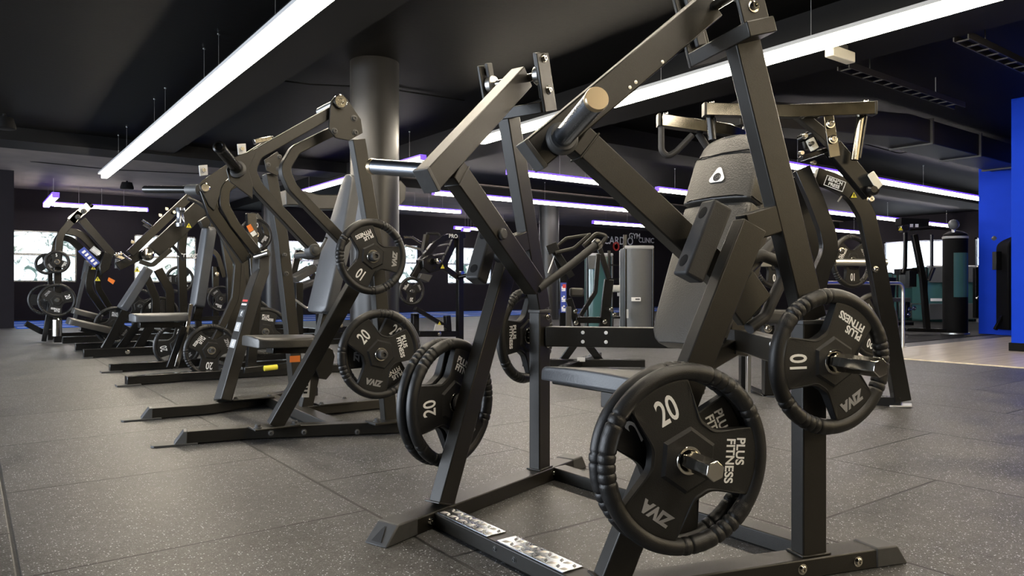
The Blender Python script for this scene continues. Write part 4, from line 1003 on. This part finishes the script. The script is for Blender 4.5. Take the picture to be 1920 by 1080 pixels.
# machines glimpsed low between the second machine's backrest and the column
k3 = empty('leg_machine', (3.2, 8.0, 0), 'low dark machine glimpsed behind the grey backrest of the second machine', 'gym machine')
k3.location = (3.0, 9.5, 0)
rect([(552, 645), (648, 640)], 9.5, k3, 'base_beam', 'gloss', .08, .08)
rect([(596, 640), (618, 560), (650, 500)], 9.5, k3, 'frame_tube', 'gloss', .07, .07, .2)
rect([(560, 640), (560, 530)], 9.8, k3, 'upright', 'gloss', .08, .10)
pad('seat', at(545, 520, Y=9.5), at(588, 496, Y=9.5), .16, .08, k3, 'pad', NY, (0, 0, -1), .9)
rnd([(552, 478), (580, 484), (596, 478)], 9.5, k3, 'handle_bar', 'rubber', .025)
rnd([(550, 560), (575, 578), (600, 574)], 9.4, k3, 'handle_bar', 'steel', .016)
MB().tube([at(618, 640, Y=9.4), at(640, 572, Y=9.4)], .02, 10).build('handle_bar', 'steel', k3, 0)
bolts([(at(x, y, Y=9.4), (0, -1, 0)) for x, y in ((622, 575), (634, 592), (612, 600), (640, 610))], k3, 'chrome', .02, .015)
# ------------------------------------------------------------------ middle: lever machine behind the seat
def dp(pts, d, r=.05): return fillet([at(x, y, Dp=d) for x, y in pts], r)
FW = V((sy_, cy_, 0))
def drect(pts, d, parent, name='frame_tube', m='gloss', wn=.06, wo=.07, r=.06): return MB().sweep(dp(pts, d, r), FW, wn, wo).build(name, m, parent, .004)
def dtube(pts, d, parent, name='handle_bar', m='rubber', rad=.018, r=.06): return MB().tube(dp(pts, d, r), rad, 12).build(name, m, parent, 0)
l1 = empty('row_machine', (5.2, 4.9, 0), 'lever machine with olive bent bars seen through the open frame above the seat', 'gym machine')
MB().sweep([V((4.3, 5.6, .05)), V((5.2, 4.85, .05))], UP, .07, .07).build('base_beam', 'gloss', l1, .004)
MB().sweep([V((4.2, 4.9, .05)), V((5.4, 5.7, .05))], UP, .07, .07).build('base_beam', 'gloss', l1, .004)
MB().box(5.15, 5.30, 4.72, 4.86, 0, .014).build('foot_pad', 'cap', l1, .002)
drect([(1045, 690), (1088, 630), (1066, 560)], 7.2, l1, 'leg'); drect([(1134, 688), (1090, 630)], 7.2, l1, 'leg'); drect([(1056, 640), (1056, 520), (1040, 470)], 7.3, l1, 'upright', 'gloss', .06, .075)
lb = MB().extr([at(x, y, Dp=7.24) for x, y in ((1051, 586), (1062, 586), (1062, 530), (1051, 530))], FW * -.003).build('instruction_label', 'bluelab', l1, 0)
k = MB()
for y in (540, 560, 578):
    for dx, dy, w_, h_ in ((-2, 0, 1.6, 3), (1.5, 2, 2.2, 2), (0, 5, 3.5, 1), (1, -4, 1.5, 1.5)): k.extr([at(1056.5 + dx + a * w_, y + dy + b * h_, Dp=7.235) for a, b in ((-1, 1), (1, 1), (1, -1), (-1, -1))], FW * -.002)
k.build('pictogram', 'white', lb, 0)
MB().extr([at(x, y, Dp=7.234) for x, y in ((1055, 540), (1061, 540), (1061, 533), (1055, 533))], FW * -.003).build('red_panel', 'red', lb, 0)
drect([(1026, 470), (1046, 462)], 7.1, l1, 'joint_block', 'gloss', .1, .09)
dtube([(1040, 466), (1062, 447), (1108, 440)], 7.2, l1, m='paint'); dtube([(1042, 474), (1076, 466), (1106, 440)], 7.0, l1, m='paint')
dtube([(1094, 462), (1118, 438), (1140, 442), (1126, 460)], 7.1, l1, m='paint', rad=.022)
drect([(1040, 470), (1060, 500), (1072, 520)], 7.2, l1, 'lever')
dtube([(1040, 480), (1028, 512)], 7.2, l1, 'rod', 'steel', .010)
drect([(1124, 466), (1132, 492), (1142, 524)], 7.0, l1, 'lever', wo=.05); drect([(1122, 476), (1116, 548), (1088, 592)], 6.9, l1, 'lever', wo=.04); drect([(1128, 640), (1134, 590), (1142, 524)], 7.1, l1, 'support', wo=.09)
drect([(1080, 600), (1130, 600)], 7.1, l1, 'seat_frame', wo=.06); 
MB().sweep([at(1068, 548, Dp=7.4), at(1094, 548, Dp=7.4)], FW, .12, .09).build('cushion', 'pad', l1, .02)
drect([(1066, 618), (1066, 575)], 7.0, l1, 'short_post', 'pad', wo=.05)
bolts([(at(x, y, Dp=6.95), -FW) for x, y in ((1079, 583), (1080, 605), (1134, 603), (1146, 580), (1152, 590))], l1, 'chrome', .016, .012)
lb = MB().extr([at(x, y, Dp=6.9) for x, y in ((1082, 678), (1097, 678), (1097, 670), (1082, 670))], FW * -.003).build('name_label', 'label', l1, 0)
# weight stack towers in the middle
def tower(name, label, x0, x1, ytop, D_, depth, m='stack', round_=False, parts=True):
    """selectorised weight stack cover; x0,x1,ytop give its place and height"""
    a = at(x0, 540, Dp=D_); b = at(x1, 540, Dp=D_); zt = at(x0, ytop, Dp=D_).z; w_ = (b - a); c = (a + b) / 2 + FW * depth / 2
    r = empty(name, (c.x, c.y, 0), label, 'gym machine')
    ux = w_.normalized(); hw = w_.length / 2; n = 9; pf = []
    for i in range(n + 1):
        t = -1 + 2 * i / n; pf.append(V((c.x, c.y, 0)) + ux * hw * t - FW * (depth / 2 + (1 - t * t) * hw * .28))
    pf += [V((c.x, c.y, 0)) + ux * hw + FW * depth / 2, V((c.x, c.y, 0)) - ux * hw + FW * depth / 2]
    MB().extr(pf, UP * zt).build('stack_cover', m, r, .01)
    tr = [p + UP * zt - FW * .004 for p in pf[:n + 1]]
    MB().tube(tr, .03, 12).build('top_rim', 'label', r, 0)
    for e_, t in ((pf[0], -1), (pf[n], 1)):
        MB().tube([e_ - FW * .01, e_ + UP * (zt - .01) - FW * .01], .022, 10).build('corner_post', 'gloss', r, 0)
    MB().extr([p - FW * .0 + ux * .0 for p in pf], UP * .05).build('plinth', 'beam', r, .004)
    return r, c, ux, hw, zt
r, c, ux, hw, zt = tower('weight_stack', 'grey covered weight stack with a pale curved top rim, left of the front backrest', 1172, 1224, 464, 11.6, .55)
f0 = at(1192, 561, Dp=11.45)
lb = MB().extr([f0 + ux * a * .07 + UP * b * .03 for a, b in ((-1, -1), (1, -1), (1, 1), (-1, 1))], -FW * .05).build('logo_label', 'white', r, 0)
MB().extr([f0 + ux * a * .035 + ux * .02 + UP * b * .012 - FW * .05 for a, b in ((-1, -1), (1, -1), (1, 1), (-1, 1))], -FW * .003).build('logo_print', 'stack', lb, 0)
f0 = at(1176, 588, Dp=11.45); MB().extr([f0 + ux * a * .012 + UP * b * .07 for a, b in ((-1, -1), (1, -1), (1, 1), (-1, 1))], -FW * .05).build('side_label', 'label', r, 0)
r, c, ux, hw, zt = tower('weight_stack', 'weight stack with dark teal front standing left of the grey stack', 1101, 1148, 478, 13.2, .5, 'teal')
c0 = at(1112, 492, Dp=13.0); MB().extr([c0 + ux * a * .09 + UP * b * .12 for a, b in ((-1, -1), (1, -1), (1, 1), (-1, 1))], -FW * .03).build('front_panel', 'stack', r, .01)
ro = empty('foam_roller_station', (8.0, 8.0, 0), 'cable station with a white foam roller between the two weight stacks', 'gym machine'); 
p_ = at(1160, 600, Dp=12.6); ro.location = (p_.x, p_.y, 0)
MB().tube([at(1148, 541, Dp=12.6), at(1172, 541, Dp=12.6)], .06, 18).build('roller', 'whiteplastic', ro, .01)
MB().tube([at(1163, 470, Dp=12.6), at(1163, 623.7, Dp=12.6)], .018, 10).build('guide_rod', 'label', ro, 0)
MB().sweep([at(1166, 623.7, Dp=12.6), at(1172, 440, Dp=12.6)], FW, .06, .06).build('post', 'gloss', ro, .004)
MB().sweep([at(1142, 623, Dp=12.7), at(1142, 470, Dp=12.7)], FW, .06, .05).build('post', 'gloss', ro, .004)
for y in (497, 523): MB().sweep([at(1142, y, Dp=12.65), at(1170, y, Dp=12.65)], UP, .03, .03).build('cross_bar', 'gloss', ro, .002)
MB().sweep([at(1158, 552, Dp=12.5), at(1170, 552, Dp=12.5)], FW, .1, .06).build('clamp', 'label', ro, .004)
MB().sweep([at(1148, 595, Dp=12.5), at(1172, 595, Dp=12.5)], FW, .3, .03).build('foot_plate', 'gloss', ro, .004)
# wall lettering on the far wall, curved over a red badge
sg = empty('wall_sign', (14.5, WY - .01, 2.3), 'white lettering with a small red emblem on the dark far wall', 'sign')
for t, x, y, s_ in (('CARDIO', 1160, 452, .42), ('GYM', 1190, 443, .30), ('CLINIC', 1212, 451, .28)):
    put_text(t, s_, 'white', frame(at(x, y, Y=WY - .02), (1, 0, 0), UP), sg, 'sign_lettering', bold=.004)
MB().lathe([(.17, 0), (.17, .02), (.11, .02), (.11, 0)], at(1155, 462, Y=WY - .02), (0, -1, 0), 24).build('emblem_ring', 'red', sg, 0)
# ------------------------------------------------------------------ right: round topped tower, cable station, glass fronted stacks
t2 = empty('cable_tower', (0, 0, 0), 'tall black round topped weight tower with a grey ball on top', 'gym machine')
D2 = 12.0; p_ = at(1791, 540, Dp=D2 + .18); t2.location = (p_.x, p_.y, 0)
zt = at(0, 436, Dp=D2).z; MB().lathe([(.185, 0), (.185, zt - .05), (.17, zt - .01), (.10, zt + .03), (.03, zt + .05)], (p_.x, p_.y, 0), UP, 40).build('tower_cover', 'beam', t2, 0)
fr = MB(); cs = []
for i in range(9):
    a = R(-120 + i * 10) ; cs.append(V((p_.x, p_.y, 0)) + (-FW).lerp(-FW, 0) * 0)
RT = V((cy_, -sy_, 0))
def arcpt(deg, r): return V((p_.x, p_.y, 0)) + (RT * math.cos(R(deg)) + FW * math.sin(R(deg))) * r
arc = [arcpt(d, .188) for d in range(-128, -44, 8)]
MB().extr([a + UP * .62 for a in arc] + [arcpt(d, .180) + UP * .62 for d in range(-48, -132, -8)], UP * (zt - .95)).build('glass_front', 'teal', t2, 0)
MB().lathe([(.21, 0), (.21, .03)], (p_.x, p_.y, 0), UP, 32).build('base_ring', 'steel', t2, 0)
MB().lathe([(.19, -.03), (.195, 0), (.17, .02)], (p_.x, p_.y, zt - .06), UP, 36).build('top_rim', 'label', t2, 0)
MB().lathe([(.001, -.085), (.05, -.068), (.08, -.03), (.085, 0), (.08, .03), (.05, .068), (.001, .085)], at(1788, 421, Dp=D2), UP, 24).build('top_ball', 'stack', t2, 0)
MB().tube([at(1788, 436, Dp=D2 + .1), at(1788, 424, Dp=D2 + .1)], .03, 10).build('ball_stem', 'steel', t2, 0)
c1 = empty('cable_crossover', (0, 0, 0), 'lat pull station with hanging pads and black leaning upright, left of the round tower', 'gym machine')
p_ = at(1738, 600, Dp=12); c1.location = (p_.x, p_.y, 0)
drect([(1738, 616), (1730, 520), (1714, 440)], 12.0, c1, 'leaning_upright', 'gloss', .08, .085, .5)
MB().sweep([at(1698, 618, Dp=12.0), at(1772, 620, Dp=12.0)], FW, .08, .06).build('base_beam', 'gloss', c1, .004)
dtube([(1702, 432), (1750, 428), (1778, 430)], 12.0, c1, 'top_bar', 'gloss', .02)
drect([(1684, 416), (1736, 418)], 12.1, c1, 'pulley_housing', 'beam', .2, .12); drect([(1688, 430), (1702, 426)], 11.9, c1, 'pulley_bracket', 'chrome', .1, .10)
for x in (1709, 1719): MB().extr([at(x + a * 3, 423 + b * 3, Dp=11.98) for a, b in ((-1, 1), (1, 1), (1, -1), (-1, -1))], -FW * .003).build('white_label', 'white', c1, 0)
MB().extr([at(x, y, Dp=11.84) for x, y in ((1684, 432), (1693, 432), (1689, 425))], -FW * .003).build('warning_label', 'yellow', c1, 0)
drect([(1698, 436), (1697, 500), (1694, 512)], 11.9, c1, 'hanging_handle', 'gloss', .05, .05); 
dtube([(1747, 440), (1747, 500)], 11.9, c1, 'hanging_handle', 'gloss', .025); dtube([(1751, 502), (1741, 526)], 11.9, c1, 'handle_grip', 'gloss', .03)
drect([(1708, 508), (1708, 538)], 11.8, c1, 'roller_pad', 'gloss', .12, .12); drect([(1682, 510), (1720, 508)], 12.3, c1, 'pad_frame', 'gloss', .2, .1)
def glass(label, x0, x1, yt, D_, dep=.6):
    r, c, ux, hw, zt = tower('weight_stack', label, x0, x1, yt, D_, dep, 'teal')
    a = at(x0, yt, Dp=D_); b = at(x1, yt, Dp=D_); MB().extr([a - FW * .09 + UP * -.36, b - FW * .09 + UP * -.36, b - FW * .09, a - FW * .09], -FW * .02).build('top_panel', 'stack', r, .01)
    MB().extr([V((a.x, a.y, .06)) - FW * .09, V((b.x, b.y, .06)) - FW * .09, V((b.x, b.y, .42)) - FW * .09, V((a.x, a.y, .42)) - FW * .09], -FW * .02).build('lower_panel', 'stack', r, .01)
    return r
r = glass('teal glass fronted stack just left of the round topped tower', 1737, 1772, 500, 16.5)
f0 = at(1753, 562, Dp=16.3); MB().extr([f0 + RT * a * .10 + UP * b * .03 for a, b in ((-1, -1), (1, -1), (1, 1), (-1, 1))], -FW * .1).build('logo_label', 'white', r, 0)
glass('teal glass fronted stack just right of the round topped tower', 1806, 1828, 500, 16.8)
glass('narrow teal stack between the machine with yellow handle and the round tower', 1836, 1850, 505, 18.5)
glass('teal stack standing farthest left, behind the steel handrail', 1682, 1722, 512, 17.5)
x1 = empty('leg_press_machine', (0, 0, 0), 'low dark machine behind the steel handrail on the right', 'gym machine'); p_ = at(1672, 590, Dp=15); x1.location = (p_.x, p_.y, 0)
drect([(1652, 607), (1712, 607)], 15.0, x1, 'base_beam'); drect([(1664, 596), (1670, 520)], 15.0, x1, 'upright', wo=.2); drect([(1665, 562), (1700, 562)], 14.8, x1, 'seat', 'pad', .3, .08); dtube([(1663, 520), (1663, 512), (1674, 512), (1674, 520)], 14.9, x1, rad=.015)
drect([(1700, 596), (1702, 566)], 14.8, x1, 'leg'); bolts([(at(x, y, Dp=14.7), -FW) for x, y in ((1706, 580), (1714, 578), (1704, 590))], x1, 'chrome', .03, .02)
dtube([(1708, 570), (1730, 570)], 14.8, x1, 'bar', 'steel', .012)
x2 = empty('bicep_machine', (0, 0, 0), 'small black machine with a yellow edged pad on the right', 'gym machine'); p_ = at(1855, 600, Dp=14.5); x2.location = (p_.x, p_.y, 0)
drect([(1840, 609), (1868, 609)], 14.5, x2, 'base_beam'); drect([(1846, 600), (1856, 540), (1856, 480)], 14.5, x2, 'upright', wo=.09); drect([(1846, 488), (1858, 476)], 14.4, x2, 'arm_pad', 'gloss', .25, .14); dtube([(1845, 486), (1856, 484), (1861, 474)], 14.2, x2, 'yellow_edge', 'yellow', .022)
dtube([(1832, 560), (1850, 546), (1862, 540)], 14.3, x2, 'lever', 'gloss', .03); dtube([(1844, 560), (1862, 548)], 14.3, x2, 'lever', 'gloss', .03)
for x, y in ((1832, 560), (1844, 560), (1834, 500), (1843, 512)): MB().lathe([(.03, 0), (.03, .04)], at(x, y, Dp=14.2), -FW, 12).build('end_cap', 'chrome', x2, 0)
drect([(1832, 502), (1832, 596)], 15.2, x2, 'rear_post', 'gloss', .1, .12)
x3 = empty('cable_tower', (0, 0, 0), 'black rounded cable tower against the blue pier, with a ball topped post beside it', 'gym machine'); p_ = at(1886, 618, Dp=12); x3.location = (p_.x, p_.y, 0)
MB().sweep(dp([(1884, 618), (1884, 458), (1902, 446)], 11.9, .3), FW, .3, .10).build('tower_frame', 'beam', x3, .02)
drect([(1866, 618), (1880, 592)], 11.9, x3, 'brace', 'gloss', .05, .05); dtube([(1866, 456), (1866, 614)], 12.1, x3, 'thin_post', 'steel', .012)
MB().lathe([(.001, -.065), (.045, -.045), (.065, 0), (.045, .045), (.001, .065)], at(1866, 447, Dp=12.1), UP, 20).build('post_ball', 'stack', x3, 0)
drect([(1872, 472), (1872, 506)], 11.95, x3, 'side_panel', 'gloss', .1, .14)
# dark mat under those stations
struct('trim_11', MB().box(9.9, 18, 4.9, 10.5, 0, .006), 'beam')
# steel handrail
hr_ = empty('handrail', (9.76, 4.58, 0), 'brushed steel handrail at the edge of the pale plank floor', 'handrail')
q = at(1693, 651, Z=0); q2 = V((q.x - 1.9, q.y + .05, 0))
MB().tube(fillet([q, V((q.x, q.y, .83)), V((q2.x, q2.y, .83)), q2], .12, 8), .022, 14).build('rail_tube', 'steel', hr_, 0)
for z in (q, q2): MB().lathe([(.05, 0), (.05, .012), (.03, .016)], z, UP, 20).build('base_flange', 'steel', hr_, 0)
# ------------------------------------------------------------------ machine 6: lat pulldown behind the front machine, right
m6 = empty('lat_pulldown_machine', (4.4, 2.9, 0), 'tall plate-loaded pulldown machine behind the front one, with shiny square handle beams overhead', 'gym machine')
def d6(pts, d, name='frame_tube', m='gloss', wn=.07, wo=.08, r=.1): return drect(pts, d, m6, name, m, wn, wo, r)
d6([(1528, 330), (1560, 340), (1600, 362), (1624, 405), (1640, 480), (1662, 600), (1690, 752)], 4.75, 'bent_side_frame', 'gloss', .06, .105, .25)
d6([(1502, 316), (1526, 372), (1548, 430), (1556, 470), (1540, 505), (1512, 620)], 4.7, 'bent_front_frame', 'gloss', .06, .10, .25)
MB().sweep([at(1690, 752, Dp=4.75), at(1440, 748, Dp=5.2)], UP, .06, .08).build('base_beam', 'gloss', m6, .004)
MB().sweep([at(1668, 760, Dp=4.78), at(1710, 760, Dp=4.72)], UP, .012, .12).build('foot_pad', 'steel', m6, .003)
MB().sweep([at(1440, 748, Dp=5.2), at(1330, 700, Dp=6.2)], UP, .06, .08).build('base_beam', 'gloss', m6, .004)
d6([(1392, 738), (1392, 560)], 5.5, 'rear_post', 'gloss', .06, .04); d6([(1403, 738), (1403, 560)], 5.4, 'rear_post', 'steel', .05, .03)
MB().sweep([at(1384, 742, Dp=5.4), at(1416, 742, Dp=5.4)], UP, .012, .1).build('foot_pad', 'steel', m6, .003)
# dark tall back pad
pts = [at(1510, 560, Dp=4.95), at(1496, 320, Dp=4.95)]
MB().sweep(dp([(1530, 520), (1520, 420), (1498, 330)], 5.0, .4), FW, .08, .17).build('back_pad', 'gloss', m6, .02)
# overhead handle beams
def beamr(pts, d0, d1, name, m='shiny', w_=.062, h_=.075):
    P_ = [at(x, y, Dp=d0 + (d1 - d0) * i / (len(pts) - 1)) for i, (x, y) in enumerate(pts)]
    return MB().sweep(P_, UP, h_, w_).build(name, m, m6, .004), P_
M['shiny'] = mat('glossy_dark_beam', (0.17, 0.16, 0.135), 0.15, metal=1.0, rvar=.06, nscale=14)
ob, P1 = beamr([(1322, 206), (1480, 210), (1637, 204)], 4.3, 4.3, 'handle_beam')
ob, P2 = beamr([(1236, 226), (1362, 244), (1392, 256)], 4.5, 5.0, 'handle_beam')
for P_, t in ((P1[0], -1), (P1[2], 1), (P2[0], -1)): 
    MB().sweep([P_ - RT * .004 * t, P_ + RT * .012 * t], UP, .079, .066).build('beam_end_cap', 'paint', m6, .003)
    MB().lathe([(.016, 0), (.016, .008), (.010, .014)], P_ - RT * t * .04 + UP * .037, UP, 14).build('bolt', 'chrome', m6, 0)
dtube([(1240, 236), (1240, 283), (1252, 294), (1268, 284), (1298, 253)], 4.5, m6, 'handle_grip', 'rubber', .019, .07)
dtube([(1309, 250), (1326, 276)], 4.7, m6, 'handle_grip', 'rubber', .022); dtube([(1331, 216), (1336, 262)], 4.35, m6, 'hanger', 'gloss', .024)
dtube([(1614, 214), (1602, 300)], 4.35, m6, 'hanger', 'shiny', .022); dtube([(1624, 214), (1611, 296)], 4.4, m6, 'hanger', 'gloss', .012)
dtube([(1393, 262), (1393, 238), (1402, 238), (1402, 262)], 5.0, m6, 'wire_loop', 'steel', .004, .01)
pb = MB().extr([at(x, y, Dp=4.25) for x, y in ((1545, 218), (1563, 216), (1576, 292), (1556, 296))], FW * .012).build('pivot_plate', 'shiny', m6, .002)
bolts([(at(x, y, Dp=4.24), -FW) for x, y in ((1557, 232), (1562, 261))], m6, 'chrome', .018, .014)
d6([(1496, 214), (1540, 250), (1566, 276)], 4.4, 'lever_arm', 'paint', .06, .06)
d6([(1560, 276), (1634, 364)], 4.45, 'lever_arm', 'gloss', .07, .10)
d6([(1500, 298), (1556, 280)], 4.5, 'top_cross', 'gloss', .08, .03)
MB().tube([at(1498, 262, Dp=4.5), at(1536, 244, Dp=4.4)], .022, 14).build('pivot_shaft', 'gloss', m6, 0)
d6([(1505, 250), (1512, 280), (1530, 272), (1520, 246)], 4.5, 'linkage', 'gloss', .03, .02, .01)
for x, y in ((1508, 256), (1520, 270), (1524, 306), (1501, 288)): MB().lathe([(.016, 0), (.012, .03)], at(x, y, Dp=4.4), -FW, 12).build('bolt', 'chrome', m6, 0)
MB().extr([at(x, y, Dp=4.4) for x, y in ((1516, 262), (1526, 256), (1536, 276), (1526, 282))], FW * .05).build('counterweight', 'whiteplastic', m6, .004)
MB().hexa([at(x, y, Dp=d) for d in (4.35,) for x, y in ((1626, 328), (1638, 320), (1656, 346), (1644, 358))] + [at(x, y, Dp=4.5) for x, y in ((1626, 328), (1638, 320), (1656, 346), (1644, 358))]).build('pale_stop_block', 'whiteplastic', m6, .006)
MB().hexa([at(x, y, Dp=4.82) for x, y in ((1592, 350), (1604, 336), (1622, 356), (1612, 374))] + [at(x, y, Dp=4.95) for x, y in ((1592, 350), (1604, 336), (1622, 356), (1612, 374))]).build('stop_block', 'label', m6, .006)
MB().lathe([(.035, 0), (.035, .02), (.02, .03)], at(1635, 356, Dp=4.38), -FW, 20).build('pivot_cap', 'gloss', m6, 0); bolts([(at(1632, 374, Dp=4.4), -FW)], m6, 'chrome', .016, .014)
# printed panel, warning triangle and bolt on the bent frame
a = at(1549, 338, Dp=4.70); b = at(1586, 352, Dp=4.70); dx = (b - a).normalized(); dy = dx.cross(-FW) * -1; dy = dy if dy.z > 0 else -dy
lp = MB()
for q0, q1, s0_, s1_ in ((-.006, .125, .030, .034), (-.006, .125, -.034, -.030), (-.006, -.002, -.034, .034), (.121, .125, -.034, .034)):
    lp.extr([a + dx * q0 + dy * s0_, a + dx * q1 + dy * s0_, a + dx * q1 + dy * s1_, a + dx * q0 + dy * s1_], -FW * .001)
lpo = lp.build('label_border', 'white', m6, 0)
put_text('BENCH', .030, 'white', frame(a + dx * .058 + dy * .014 - FW * .001, dx, dy), lpo, 'label_lettering', bold=.0008)
put_text('PRESS', .030, 'white', frame(a + dx * .058 - dy * .014 - FW * .001, dx, dy), lpo, 'label_lettering', bold=.0008)
c_ = at(1601, 366, Dp=4.71); wl = MB().extr([c_ - RT * .020 - UP * .016, c_ + RT * .020 - UP * .016, c_ + UP * .020], -FW * .0015).build('warning_label', 'yellow', m6, 0)
MB().extr([c_ - RT * .003 - UP * .010 - FW * .002, c_ + RT * .003 - UP * .010 - FW * .002, c_ + RT * .004 + UP * .008 - FW * .002, c_ - RT * .004 + UP * .008 - FW * .002], -FW * .0006).build('warning_mark', 'beam', wl, 0)
bolts([(at(1642, 505, Dp=4.70), -FW), (at(1578, 470, Dp=4.66), -FW)], m6, 'chrome', .014, .012)
MB().tube([at(1571, 378, Dp=4.7), at(1578, 368, Dp=4.7)], .005, 8).build('pin', 'steel', m6, 0)
MB().tube([at(1540, 492, Dp=5.5), at(1662, 492, Dp=5.5)], .028, 16).build('plate_bar', 'steel', m6, 0)
d6([(1410, 494), (1445, 494)], 5.6, 'plate_bar', 'steel', .05, .05)
# seat, thigh pads
pd_ = MB().sweep([at(1398, 590, Dp=5.2), at(1470, 594, Dp=5.2)], FW, .3, .10).build('seat', 'pad', m6, .03, 3)
MB().tube([at(1395, 573, Dp=5.0), at(1424, 578, Dp=5.0)], .07, 20).build('thigh_roller', 'gloss', m6, .02)
bolts([(at(x, y, Dp=5.0), -FW) for x, y in ((1400, 546), (1395, 558), (1440, 616))], m6, 'chrome', .02, .015)
d6([(1440, 740), (1440, 610)], 5.2, 'seat_post', 'gloss', .07, .07)
# plates
def pf(label, num, Rr, px, py, d, roll, **k): plate(label, num, Rr, at(px, py, Dp=d), (-.25, -.97, 0), roll, None, **k)
pf('10 plate hanging on the tall machine behind, right of the leaning post', '10', .205, 1597, 490, 5.55, 270)
pf('plate glimpsed between the leaning post and front leg, level with the other', '10', .205, 1452, 492, 5.65, 270)
pf('dark 20 plate peeping out right of the front machine 10 plate', '20', .225, 1638, 610, 5.0, 250, inward=True)
